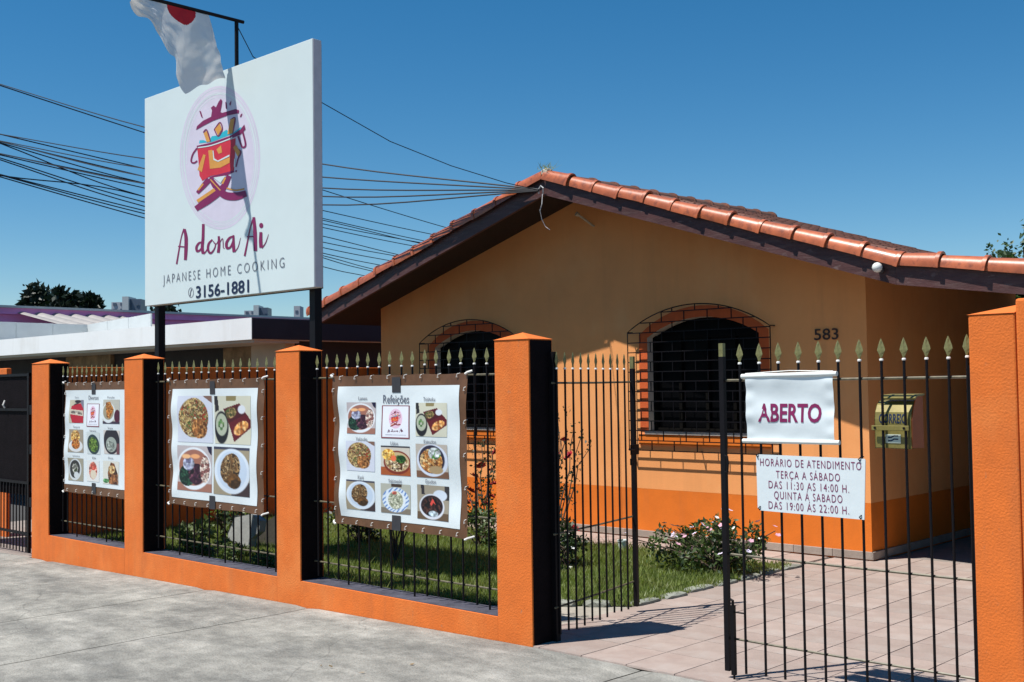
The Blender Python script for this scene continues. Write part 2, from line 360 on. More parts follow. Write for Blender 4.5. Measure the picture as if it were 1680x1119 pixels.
# yard base under lawn, strip and path
y = MB(); y.add([(-12,5.30,-.03),(8,5.30,-.03),(8,20,-.03),(-12,20,-.03)], [(0,1,2,3)])
tag(y.build('yard_base', 'grout'), kind='structure')
y = MB(); y.box(-11.4, -5.07, 5.386, 5.59, -.03, .095)
tag(y.build('garden_strip', 'strip', bevel=.01), kind='structure')
y = MB(); y.prism([(-6.3,5.592,0),(-4.78,5.40,0),(-4.78,6.05,0),(-5.07,6.52,0),(-5.74,6.05,0)], (0,0,-.028), (0,0,.004))
tag(y.build('strip_corner', 'strip'), kind='structure')
lawn_poly = [(-11.88,5.592),(-6.28,5.592),(-5.75,6.06),(-5.09,6.52),(-5.09,8.74),(-11.88,8.74)]
y = MB(); y.prism([(a,b_,0) for a, b_ in lawn_poly], (0,0,-.028), (0,0,.016))
lawn = tag(y.build('lawn_soil', 'soil'), kind='structure')
# grass
def inpoly(x, y_, poly):
    c = np.zeros_like(x, bool); n = len(poly)
    for i in range(n):
        x1, y1 = poly[i]; x2, y2 = poly[(i+1) % n]
        with np.errstate(divide='ignore', invalid='ignore'):
            c ^= ((y1 > y_) != (y2 > y_)) & (x < (x2-x1)*(y_-y1)/(y2-y1+1e-12)+x1)
    return c
N = 120000
gx = rng.uniform(-11.88, -5.02, N); gy = rng.uniform(5.56, 8.78, N)
big = [(a+(.05 if a > -6 else 0), b_) for a, b_ in lawn_poly]; k = inpoly(gx, gy, big); gx, gy = gx[k], gy[k]; N = len(gx)
den = np.array([mnoise.noise((a*1.7, b_*1.7, 3)) for a, b_ in zip(gx, gy)])
h = rng.uniform(.018, .070, N)*(1+.8*den)*np.where(rng.random(N) < .02, 1.9, 1); an = rng.uniform(0, 2*np.pi, N); lean = rng.uniform(.2, .9, N)*h; la = rng.uniform(0, 2*np.pi, N)
wd = rng.uniform(.0035, .007, N)
B0 = np.stack([gx+np.cos(an)*wd, gy+np.sin(an)*wd, np.full(N, .014)], 1); B1 = np.stack([gx-np.cos(an)*wd, gy-np.sin(an)*wd, np.full(N, .014)], 1)
Tp = np.stack([gx+np.cos(la)*lean, gy+np.sin(la)*lean, .014+h], 1)
V = np.stack([B0, B1, Tp], 1).reshape(-1, 3); T = np.arange(3*N).reshape(-1, 3)
go = link('grass', trimesh('grass', V, T), 'grass'); tag(go, 'short green grass covering the front garden', 'grass', kind='stuff')
# kerb stones between lawn and path
kb = [(6.55,.30,.10),(6.90,.26,.12),(7.22,.34,.11),(7.60,.28,.10),(7.93,.30,.12),(8.28,.27,.10),(8.58,.30,.11)]
def rock(L_, W_, H_, seed):
    bm = bmesh.new(); bmesh.ops.create_icosphere(bm, subdivisions=2, radius=1)
    for v in bm.verts:
        d = v.co.normalized(); q = max(abs(d.x), abs(d.y), abs(d.z))**.8
        v.co = Vector((d.x/q*L_/2, d.y/q*W_/2, d.z/q*H_/2))*(1+.10*mnoise.noise(d*1.7+Vector((seed, 0, 0))))
    me = bpy.data.meshes.new('stone'); bm.to_mesh(me); bm.free(); return me
ke = thing('lawn_edging', 'row of pale flat stones edging the lawn along the path', 'edging', (-5.08, 7.5, 0))
for i, (yy, ln, wd_) in enumerate(kb):
    o = link('stone', rock(wd_, ln, .05, i*3.1), 'kerb', ke, (-5.075+.012*math.sin(i*2.3), yy+ln/2, .010)); o.rotation_euler.z = .05*math.sin(i*5)
for i, (a, b_) in enumerate([(-5.28,6.40),(-5.48,6.25),(-5.68,6.12)]):
    o = link('stone', rock(.20, .11, .06, 40+i), 'kerb', ke, (a, b_, .018)); o.rotation_euler.z = .6
# path of pavers
P0 = MB(); P0.add([(-5.10,5.168,-.004),(1.2,5.168,-.004),(1.2,9.86,-.004),(-5.10,9.86,-.004)], [(0,1,2,3)])
path = tag(P0.build('path', 'grout'), kind='structure')
pav = {}
def paver_mesh(w_, d_):
    k_ = (round(w_, 3), round(d_, 3))
    if k_ not in pav:
        m_ = MB(); e = .002; z0, z1 = 0, .010
        m_.add([(-w_/2,-d_/2,z0),(w_/2,-d_/2,z0),(w_/2,d_/2,z0),(-w_/2,d_/2,z0),(-w_/2+e,-d_/2+e,z1),(w_/2-e,-d_/2+e,z1),(w_/2-e,d_/2-e,z1),(-w_/2+e,d_/2-e,z1)],
               [(4,5,6,7),(0,1,5,4),(1,2,6,5),(2,3,7,6),(3,0,4,7)])
        me = m_.mesh('paver'); me.materials.append(mt['paver']); pav[k_] = me
    return pav[k_]
def lay(parent, x0, x1, y0, y1, px_, py_, gap=.003):
    nx = round((x1-x0)/px_); ny = round((y1-y0)/py_); dx = (x1-x0)/nx; dy = (y1-y0)/ny
    for i in range(nx):
        for j in range(ny):
            link('paver', paver_mesh(dx-gap, dy-gap), None, parent, (x0+dx*(i+.5), y0+dy*(j+.5), -.0032+random.uniform(-.0008, .0008)))
lay(path, -5.06, -1.73, 5.17, 9.85, .333, .39)
W0 = MB(); W0.add([(-11.88,8.75,.0),(-5.105,8.75,.0),(-5.105,9.5,.0),(-11.88,9.5,.0)], [(0,1,2,3)])
wk = tag(W0.build('house_walk', 'grout'), kind='structure')
lay(wk, -11.86, -5.11, 8.76, 9.48, .375, .36)
cf = MB(); cf.add([(-4.7,9.87,.0),(-1.7,9.87,.0),(-1.7,13.1,.0),(-4.7,13.1,.0)], [(0,1,2,3)]); tag(cf.build('carport_floor', 'grout'), kind='structure')

# ================================================================== fence wall
fence = thing('fence_wall', 'low orange stucco front wall with four square pillars carrying the iron railings', 'wall', (-8.3, YF+.1, -.1))
PX = [(-11.79,-11.40), (-9.84,-9.508), (-7.447,-7.145), (-5.07,-4.775)]
YB = 5.385; PT = 1.885
for i, (a, b_) in enumerate(PX):
    p = MB().box(a, b_, YF, YB, gz(a)-.25, PT-.004).build('pillar', 'orange', fence, bevel=.0025)
    c = MB(); e = .006; c.add([(a-e,YF-e,PT-.004),(b_+e,YF-e,PT-.004),(b_+e,YB+e,PT-.004),(a-e,YB+e,PT-.004),((a+b_)/2,(YF+YB)/2,PT+.042)], [(0,1,4),(1,2,4),(2,3,4),(3,0,4),(3,2,1,0)])
    c.build('cap', 'orange', p)
    z0 = .146 if i < 3 else -.002
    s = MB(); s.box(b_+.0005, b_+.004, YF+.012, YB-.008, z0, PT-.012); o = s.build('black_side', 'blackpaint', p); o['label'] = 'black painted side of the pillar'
    if i > 0:
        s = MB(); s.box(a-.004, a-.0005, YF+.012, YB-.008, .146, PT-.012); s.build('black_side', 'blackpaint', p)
for i in range(3):
    a, b_ = PX[i][1], PX[i+1][0]
    pl = MB(); nn = 12; xs = np.linspace(a, b_, nn)
    zt = .143
    MB().box(a, b_, YF, YB, gz(a)-.25, zt).build('plinth', 'orange', fence)
    MB().box(a, b_, YF+.016, YB, zt+.0005, zt+.004).build('plinth_top', 'ledge', fence)

# ------------------------------------------------------------------ iron work
BAR = {}
def bar_mesh(L_, r=.0062, twist=True):
    k_ = (round(L_, 3), r)
    if k_ not in BAR:
        m_ = MB().tube([(0,0,0),(0,0,L_)], 1.12*r, 8)
        me = m_.mesh('bar'); me.materials.append(mt['iron']); BAR[k_] = me
    return BAR[k_]
hd = MB()
prof = [(.004,.010),(.012,.034),(.021,.052),(.017,.070),(.008,.095),(.0006,.112)]
for r_, z_ in prof: hd.v += [(-r_,0,z_),(0,-.006 if r_ > .003 else -.001,z_),(r_,0,z_),(0,.006 if r_ > .003 else .001,z_)]
for i in range(len(prof)-1):
    for q in range(4): hd.f.append((i*4+q, i*4+(q+1) % 4, (i+1)*4+(q+1) % 4, (i+1)*4+q))
HEAD = hd.mesh('spear_tip'); HEAD.materials.append(mt['gold'])
FER = MB().lathe([(.001,0),(.0095,.001),(.0105,.006),(.008,.012),(.001,.013)], (0,0,0), 8).mesh('ferrule'); FER.materials.append(mt['rope'])
def add_bar(root, x, yy, z0, z1, head=True, hz=None):
    b_ = link('bar', bar_mesh(z1-z0), None, root, (x, yy, z0))
    if head:
        link('spear_tip', HEAD, None, b_, (x, yy, z1)); link('ferrule', FER, None, b_, (x, yy, z1))
    return b_
def rail(root, x0, x1, yy, z, r=.007):
    return MB().tube([(x0,yy,z),((x0+x1)/2,yy,z-.002),(x1,yy,z)], r, 6).build('rail', 'railm', root)
YR = 5.29
bays = [(PX[0][1], PX[1][0], 15, 'black iron railing with gold spear tips behind the banner beside the dark neighbouring gate', 1.845),
        (PX[1][1], PX[2][0], 17, 'black iron railing with gold spear tips behind the banner of four large dishes', 1.845),
        (PX[2][1], PX[3][0], 17, 'black iron railing with gold spear tips behind the banner titled Refeições', 1.845)]
for a, b_, n, lab, top in bays:
    rl = thing('iron_railing', lab, 'railing', ((a+b_)/2, YR, .147), 'iron railings on the front wall')
    for z_ in (1.668, .735, .281): rail(rl, a+.005, b_-.005, YR+.012, z_)
    sp = (b_-a-.13)/(n-1)
    for i in range(n):
        zb = .148 if i % 6 == 3 else .175+.012*math.sin(i*1.7)
        add_bar(rl, a+.065+sp*i+.004*math.sin(i*3.3), YR, zb, 1.735+.004*math.sin(i*2.1+a))
# closed gate leaf
gt = thing('gate_leaf', 'closed black iron gate leaf with gold spear tips carrying the two white notices', 'gate', (-2.8, 5.30, .02))
hx = [-3.353,-3.233,-3.119,-3.002,-2.887,-2.779,-2.664,-2.549,-2.434,-2.322,-2.216]
for i, x in enumerate(hx): add_bar(gt, x, 5.30, .045+.01*math.sin(i), 1.690)
for x in (-2.128,):
    add_bar(gt, x, 5.30, .03, 1.694)
    MB().box(-2.118,-2.090,5.286,5.314,.02,1.66).build('hinge_post', 'iron', gt)
MB().box(-3.478,-3.450,5.286,5.314,.045,1.735).build('stile', 'iron', gt)
MB().box(-3.477,-3.451,5.287,5.313,1.7355,1.808).build('stile_top', 'gold', gt)
for z_ in (1.606, .668, .217): rail(gt, -3.45, -2.12, 5.312, z_)
db = MB().box(-3.432,-3.410,5.278,5.300,.03,.40)
db.tube([(-3.421,5.289,.40),(-3.421,5.289,.425),(-3.436,5.289,.43)], .008, 6); db.build('drop_bolt_tube', 'iron', gt)
MB().tube([(-3.421,5.289,-.01),(-3.421,5.289,.06)], .006, 6).build('drop_bolt', 'iron', gt)
MB().tube([(-3.41,5.29,.365),(-3.35,5.29,.365)], .005, 6).build('bolt_handle', 'iron', gt)
MB().tube([(-3.449,5.285,1.20),(-3.428,5.275,1.197),(-3.422,5.272,1.16),(-3.428,5.275,1.113),(-3.449,5.285,1.11)], .006, 6).build('pull_handle', 'iron', gt)
# open gate leaf: hinged on the last pillar, swung into the yard
og = thing('gate_leaf', 'open black iron gate leaf swung into the yard beside the orange pillar', 'gate', (-4.72, 5.33, .02))
LO = 1.10
for i in range(10): add_bar(og, -4.72+.045+i*.103, 5.33, .05+.008*math.sin(i*2), 1.690)
MB().box(-4.72+LO-.02,-4.72+LO+.012,5.315,5.345,.045,1.70).build('stile', 'iron', og)
MB().box(-4.72+LO-.019,-4.72+LO+.011,5.316,5.344,1.7005,1.785).build('stile_top', 'gold', og)
for z_ in (1.606, .668, .217): rail(og, -4.715, -4.72+LO-.02, 5.342, z_)
lk = MB().box(-4.72+LO-.09,-4.72+LO+.02,5.300,5.314,1.10,1.17); lk.tube([(-4.72+LO-.12,5.305,1.14),(-4.72+LO-.05,5.300,1.14)], .008, 6)
lk.box(-4.72+LO-.10,-4.72+LO-.065,5.296,5.312,1.03,1.075); lk.build('lock', 'iron', og)
MB().box(-4.72+LO+.0125,-4.72+LO+.02,5.32,5.34,.42,.47).build('latch_plate', 'iron', og)
og.rotation_euler.z = math.radians(101)
pp = MB().box(-4.7705,-4.735,5.345,5.383,-.01,1.80); o = pp.build('gate_post', 'iron'); tag(o, 'slim black iron gate post fixed to the side of the orange pillar', 'gate post')
# right gate pillar and wall
rp = thing('gate_pillar', 'orange rough stucco pillar at the gate with the taller wall joined to it', 'pillar', (-1.9, YF+.1, -.02))
c = MB(); c.box(-2.068,-1.861,YF,5.40,-.25,1.886); q = c.build('pillar', 'orange', rp, bevel=.008)
c = MB(); c.add([(-2.072,YF-.004,1.886),(-1.861,YF-.004,1.886),(-1.861,5.404,1.886),(-2.072,5.404,1.886),(-1.90,5.285,1.925),(-1.861,5.285,1.925)], [(0,1,5,4),(1,2,5),(2,3,4,5),(3,0,4),(3,2,1,0)]); c.build('cap', 'orange', q)
MB().box(-1.860,1.4,YF+.001,5.40,-.25,1.948).build('wall', 'orange', rp, bevel=.012)

# ================================================================== the house
HY = 9.5; HL, HR = -11.354, -4.70
house = thing('house', 'peach and orange gabled house with glazed red roof tiles and two arched windows', 'house', (-8.0, 12.0, 0))
RP = [(-11.95,2.362),(-7.92,3.57),(-4.11,2.365),(-1.55,1.995)]         # underside of the barge boards
def rz(x):
    for (a, za), (b_, zb) in zip(RP[:-1], RP[1:]):
        if x <= b_: return za+(zb-za)*(x-a)/(b_-a)
    return RP[-1][1]
WZ0, WSP, WCR = 1.10, 2.06, 2.245
def arch(xl, xr, zb, zs, zc, n=14):
    w_ = (xr-xl)/2; s_ = zc-zs; R_ = (w_*w_+s_*s_)/(2*s_); cx_ = (xl+xr)/2; cz = zc-R_; a0 = math.asin(w_/R_)
    pts = [(xl, zb), (xr, zb)]
    for i in range(n+1):
        t = a0-2*a0*i/n; pts.append((cx_+R_*math.sin(t), cz+R_*math.cos(t)))
    return pts
WX = [(-7.11,-5.79), (-10.335,-9.015)]
BZ = .512
outer = [(HL,BZ),(HR,BZ),(HR,rz(HR)+.10),(RP[1][0],RP[1][1]+.10),(HL,rz(HL)+.10)]
holes = [arch(a, b_, WZ0, WSP, WCR) for a, b_ in WX]
loops = [[Vector((x, z, 0)) for x, z in outer]]+[[Vector((x, z, 0)) for x, z in h_] for h_ in holes]
flat = [p for l in loops for p in l]
tri = tessellate_polygon(loops)
wm = MB(); wm.add([(p.x, HY, p.y) for p in flat], [tuple(t) for t in tri])
bmx = bmesh.new(); tmp = wm.mesh('front_wall', (0, 0, 0)); bmx.from_mesh(tmp); bmesh.ops.recalc_face_normals(bmx, faces=bmx.faces); bmx.to_mesh(tmp); bmx.free()
for v in tmp.vertices: v.co -= Vector((-8, HY, 0))
link('front_wall', tmp, 'peach', house, (-8, HY, 0))
MB().box(HL, HR, HY-.0, HY+.12, 0, BZ-.001).build('front_wall_band', 'orange_house', house)['label'] = 'orange painted lower band of the front wall'
MB().box(HR-.12, HR, HY+.1205, 13.1, 0, BZ-.001).build('side_wall_band', 'orange_house', house)
s_ = MB(); s_.prism([(HR,HY+.001,BZ),(HR,13.1,BZ),(HR,13.1,rz(HR)+.06),(HR,HY+.001,rz(HR)+.06)], (-.12,0,0), (0,0,0)); s_.build('side_wall', 'peach', house)
s_ = MB(); s_.prism([(HL,HY+.001,0),(HL,13.1,0),(HL,13.1,rz(HL)+.06),(HL,HY+.001,rz(HL)+.06)], (0,0,0), (.12,0,0)); s_.build('side_wall', 'peach', house)
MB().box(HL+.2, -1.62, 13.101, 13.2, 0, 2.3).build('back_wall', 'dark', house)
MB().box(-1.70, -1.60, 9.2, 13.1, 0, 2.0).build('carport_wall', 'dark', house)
# skirting tiles
n = 17; dx = (HR+.02-HL)/n
for i in range(n): MB().box(HL+dx*i+.002, HL+dx*(i+1)-.002, HY-.020, HY-.0005, .016, .085).build('skirting_tile', 'baseb', house, bevel=.003)
for i in range(9): MB().box(HR+.0005, HR+.020, HY-.02+.4*i+(.0005 if i else 0), HY-.02+.4*(i+1)-.004, .016, .085).build('skirting_tile', 'baseb', house, bevel=.003)
# windows
GP = .085
for (a, b_), h_ in zip(WX, holes):
    wn = MB(); n = len(h_)
    wn.add([(x, HY+.0, z) for x, z in h_]+[(x, HY+.13, z) for x, z in h_], [(i, i+n, (i+1) % n+n, (i+1) % n) for i in range(n)])
    win = wn.build('window', 'reveal', house); win['label'] = 'arched dark window with orange painted surround'
    pa = MB(); pa.prism([(x, 0, z) for x, z in h_], (0, HY+.125, 0), (0, HY+.135, 0)); pa.build('pane', 'darkglass', win)
    fr = MB()
    for x in np.linspace(a+.02, b_-.02, 5): fr.box(x-.018, x+.018, HY+.09, HY+.124, WZ0+.001, WSP+.02)
    for z in (WZ0+.02, WSP+.0): fr.box(a+.0385, b_-.0385, HY+.095, HY+.120, z-.016, z+.016)
    fr.build('frame', 'frame', win)
    su = MB(); o_ = arch(a-.105, b_+.105, WZ0-.0, WSP+.03, WCR+.115)
    su_l = [[Vector((x, z, 0)) for x, z in o_], [Vector((x, z+(.0 if z > WZ0+.01 else .0), 0)) for x, z in h_]]
    # ring between the two outlines, 4 mm proud
    m_ = len(o_); ring = [(x, HY-.004, z) for x, z in o_]+[(x, HY-.004, z) for x, z in h_]
    fs = [(i, i+1, m_+i+1, m_+i) for i in range(1, m_-1)]+[(m_-1, 0, m_, 2*m_-1)]
    su.add(ring, fs); e0 = len(su.v)
    su.add([(x, HY-.004, z) for x, z in o_]+[(x, HY-.0005, z) for x, z in o_], [(i, (i+1) % m_, (i+1) % m_+m_, i+m_) for i in range(1, m_)])
    su.build('surround', 'brickred', win)
    si = MB().box(a-.03, b_+.03, HY-.035, HY+.09, WZ0-.030, WZ0+.006); si.build('sill', 'reveal', win, bevel=.004)
    MB().box(a-.115, b_+.115, HY-.022, HY-.0005, WZ0-.135, WZ0-.0305).build('sill_band', 'orange_house', win, bevel=.004)
    # burglar grille in a running bond pattern, standing off the wall
    gl, gr, gb, gs_, gc = a-.19, b_+.17, .91, 2.12, 2.372
    yy = HY-GP; wdt = (gr-gl)/2; sg = gc-gs_; RR = (wdt*wdt+sg*sg)/(2*sg); cz = gc-RR; cx_ = (gl+gr)/2
    def xe(z):
        if z <= gs_: return gl, gr
        d = math.sqrt(max(0, RR*RR-(z-cz)**2)); return cx_-d, cx_+d
    def ze(x): return cz+math.sqrt(max(0, RR*RR-(x-cx_)**2))
    gz_ = MB().tube([(x, yy, z) for x, z in [(gl, gb)]+[p for p in reversed(arch(gl, gr, gb, gs_, gc, 20)[2:])]+[(gr, gb)]], .006, 5)
    grl = gz_.build('window_grille', 'iron', house)
    k = 0; z = gb
    while z < gc-.03:
        xl, xr = xe(z); MB().box(xl, xr, yy-.005, yy+.005, z-.005, z+.005).build('bar', 'iron', grl)
        x = gl+(.16 if k % 2 else .29)
        while x < gr-.03:
            zt = min(z+.1, ze(x)) if x > gl else z
            if zt-z > .03: MB().box(x-.004, x+.004, yy-.0045, yy+.0045, z+.0055, zt-.0055).build('bar', 'iron', grl)
            x += .275
        z += .1; k += 1
    for x, z in ((gl, gb), (gr, gb), (gl, gs_), (gr, gs_), (cx_, gb)):
        MB().box(x-.005, x+.005, yy+.006, HY-.0005, z-.005, z+.005).build('bracket', 'iron', grl)
# number
nb = MB(); text_box(nb, '583', -5.207, -4.965, 1.968, 2.072, HY-.012, bold=.012)
nb.build('house_number', 'brownnum', house)['label'] = 'dark brown house number 583'
# roof: boarded deck, barge boards, tiles
rf = MB()
for (a, za), (b_, zb) in zip(RP[:-1], RP[1:]):
    rf.prism([(a, 0, za+.055), (b_, 0, zb+.055), (b_, 0, zb+.17), (a, 0, za+.17)], (0, 8.885, 0), (0, 13.6, 0))
roof = rf.build('roof', 'soffit', house)
for (a, za), (b_, zb) in zip(RP[:-1], RP[1:]):
    ab = .001
    MB().prism([(a+ab, 0, za), (b_-ab, 0, zb), (b_-ab, 0, zb+.185), (a+ab, 0, za+.185)], (0, 8.845, 0), (0, 8.884, 0)).build('barge_board', 'wood', roof)
def barrel(L_, ry, rz_, rim=True, n=10):
    m_ = MB(); st = [(0, .86), (L_*.5, .93), (L_-.035, .985), (L_-.034, 1.10), (L_, 1.12), (L_, .93)] if rim else [(0, .86), (L_, 1.0), (L_, .88)]
    for x, s in st:
        for k in range(n+1):
            t = math.radians(-12+204*k/n); m_.v.append((x, -math.cos(t)*ry*s, math.sin(t)*rz_*s))
    for i in range(len(st)-1):
        for k in range(n): m_.f.append((i*(n+1)+k, (i+1)*(n+1)+k, (i+1)*(n+1)+k+1, i*(n+1)+k+1))
    me = m_.mesh('roof_tile', smooth=True)
    me.set_sharp_from_angle(angle=math.radians(35)); return me
VERGE = barrel(.375, .078, .100); VERGE.materials.append(mt['tile'])
FIELD = barrel(.375, .070, .062, rim=False, n=6); FIELD.materials.append(mt['tileold'])
RIDGE = barrel(.40, .105, .09); RIDGE.materials.append(mt['tileold'])
def slope_rows():
    rows = []
    for s in range(3):
        (a, za), (b_, zb) = RP[s], RP[s+1]
        if s == 0: a, za, b_, zb = b_, zb, a, za
        L_ = math.hypot(b_-a, zb-za); n = max(1, round(L_/.345)); d = Vector((b_-a, 0, zb-za))/L_
        for i in range(n):
            rows.append((a+(b_-a)*i/n, za+(zb-za)*i/n, d))
    return rows
ROWS = slope_rows()
def orient(d): 
    x = d; y_ = Vector((0, 1, 0)) if d.x > 0 else Vector((0, -1, 0)); z = x.cross(y_); 
    return Matrix((x, y_, z)).transposed().to_euler()
for x, z, d in ROWS:
    o = link('verge_tile', VERGE, None, roof, (x, 8.872, z+.178)); e = orient(d); o.rotation_euler = (e.x+random.uniform(-.09, .09), e.y+random.uniform(-.022, .022), e.z+random.uniform(-.03, .03)); o.location.z += random.uniform(-.006, .006)
rest = MB()
FV = [v.co.copy() for v in FIELD.vertices]; FF = [tuple(p.vertices) for p in FIELD.polygons]
for c_ in range(23):
    yy = 8.985+.2*c_
    for x, z, d in ROWS:
        if yy < 10.9:
            o = link('roof_tile', FIELD, None, roof, (x, yy, z+.172)); e = orient(d); o.rotation_euler = (e.x+random.uniform(-.06, .06), e.y+random.uniform(-.02, .02), e.z+random.uniform(-.03, .03))
        else:
            R3 = orient(d).to_matrix(); rest.add([R3 @ v+Vector((x, yy, z+.172)) for v in FV], FF)
rs = rest.build('rear_roof_tiles', 'tileold', roof, smooth=True); rs['kind'] = 'stuff'
for i in range(12):
    o = link('ridge_tile', RIDGE, None, roof, (RP[1][0], 8.86+.37*i, RP[1][1]+.175)); o.rotation_euler = (0, 0, math.pi/2)
mo = rock(.10, .10, .11, 9.3); link('mortar_lump', mo, 'mortar', roof, (RP[1][0]+.02, 8.87, RP[1][1]+.225))
wv = MB()
for i in range(46):
    b0 = Vector((RP[1][0]+random.gauss(.03, .05), 8.80+random.uniform(0, .1), RP[1][1]+.275+random.uniform(-.02, .02)))
    tip = b0+Vector((random.gauss(.03, .05), random.gauss(0, .03), random.uniform(.02, .07))); s_ = Vector((.005, 0, .002))
    wv.add([b0-s_, b0+s_, tip], [(0, 1, 2)])
wv.build('weed_tuft', 'weed', roof)
# lamp, floodlight, service hook and cable
lm = thing('globe_lamp', 'small white globe lamp on the dark barge board', 'lamp', (-4.235, 8.83, 2.47))
lc = (-4.235, 8.775)
MB().lathe([(.001,-.042),(.022,-.036),(.038,-.018),(.042,.002),(.036,.022),(.02,.037),(.001,.042)], (lc[0], lc[1], 2.51), 14).build('globe', 'lampw', lm, smooth=True)
MB().tube([(lc[0]+.0, 8.81, 2.505), (lc[0]+.005, 8.844, 2.49)], .028, 10).build('lamp_base', 'lampd', lm)
fl = thing('floodlight', 'small beige spotlight under the gable peak', 'spotlight', (-7.83, 9.42, 3.34))
MB().tube([(-7.80,9.48,3.30),(-7.86,9.33,3.40)], [.012,.014], 10).build('body', 'beige', fl)
MB().tube([(-7.86,9.329,3.40),(-7.875,9.30,3.415)], [.022,.026], 10).build('head', 'beige', fl)
MB().tube([(-7.80,9.47,3.30),(-7.79,9.499,3.29)], .012, 8).build('mount', 'beige', fl)
hk = MB().tube([atY(884,318,8.82),atY(884,310,8.81),atY(887,305,8.80),atY(891,308,8.81),atY(891,318,8.835)], .008, 6)
o = hk.build('service_hook', 'cable'); tag(o, 'pale curved hook at the gable peak holding the service wires', 'hook')
cb = MB().tube([atY(890,318,8.83),atY(889,335,8.80),atY(886,345,8.80),atY(889,360,8.83),atY(895,372,8.86),atY(902,377,8.88)], .0035, 6)
o = cb.build('loose_cable', 'cable'); tag(o, 'loose white cable dangling from the hook below the gable peak', 'cable')
# boundary wall
bw = MB().box(-12.02,-11.92,5.39,12,-.2,1.85); o = bw.build('boundary_wall', 'orange', bevel=.006); tag(o, 'plain orange side wall between the garden and the neighbour', 'wall')

# ================================================================== big sign
SY = 5.45
def mz(sx, sy, ox, oy, k, Y): return lambda x, y_: tuple(atY(ox+x*k, oy+y_*k, Y))
sgn = thing('restaurant_sign', 'large white sign board on two black posts above the wall, lettered A dona Ai', 'sign', (-8.63, SY+.06, 0))
SX0, SX1, SZ0, SZ1 = -9.975, -7.325, 2.388, 4.372
ft = MB(); nx, nz = 30, 22
Xg, Zg = np.meshgrid(np.linspace(SX0, SX1, nx), np.linspace(SZ0, SZ1, nz)); 
MB().box(SX0, SX1, SY, SY+.085, SZ0, SZ1).build('panel', 'signwhite', sgn, bevel=.004)
MB().box(SX0+.004, SX1-.03, SY+.0855, SY+.111, SZ0-.004, SZ1-.02).build('panel_frame', 'iron', sgn)
MB().box(SX1+.0005, SX1+.004, SY+.006, SY+.084, SZ0+.004, SZ1-.004).build('panel_edge', 'signedge', sgn)
for xa in (atY(262.5, 530, SY+.147)[0], atY(518, 520, SY+.147)[0]): MB().box(xa-.036, xa+.036, SY+.112, SY+.182, -.05, 2.60).build('post', 'iron', sgn)
def sp(d): return lambda x, y_: tuple(atY(x, y_, SY)-np.array([0, .0006+.0004*d, 0]))
m0 = sp(0)
def zl(d): f_ = sp(d); return lambda x, y_: f_(280+x*.20556, 130+y_*.20556)          # logo drawing units
def z2(d): f_ = sp(d); return lambda x, y_: f_(250+x/6, 340+y_/6)                     # lettering drawing units
a = MB(); px_poly(a, ell(361, 259, 66, 118, 48), sp(0)); a.build('logo_disc', 'lilac', sgn)
a = MB()
for k in range(12):
    t0 = random.uniform(0, 6.28); sp_ = random.uniform(2.2, 4.2); rr = random.uniform(.84, .97); dx, dy = random.uniform(-1.5, 1.5), random.uniform(-2, 2)
    px_stroke(a, [(361+dx+66*rr*math.cos(t0+sp_*i/14), 259+dy+119*rr*math.sin(t0+sp_*i/14)) for i in range(15)], .8, sp(.5+.12*k))
a.build('logo_rings', 'signwhite', sgn)
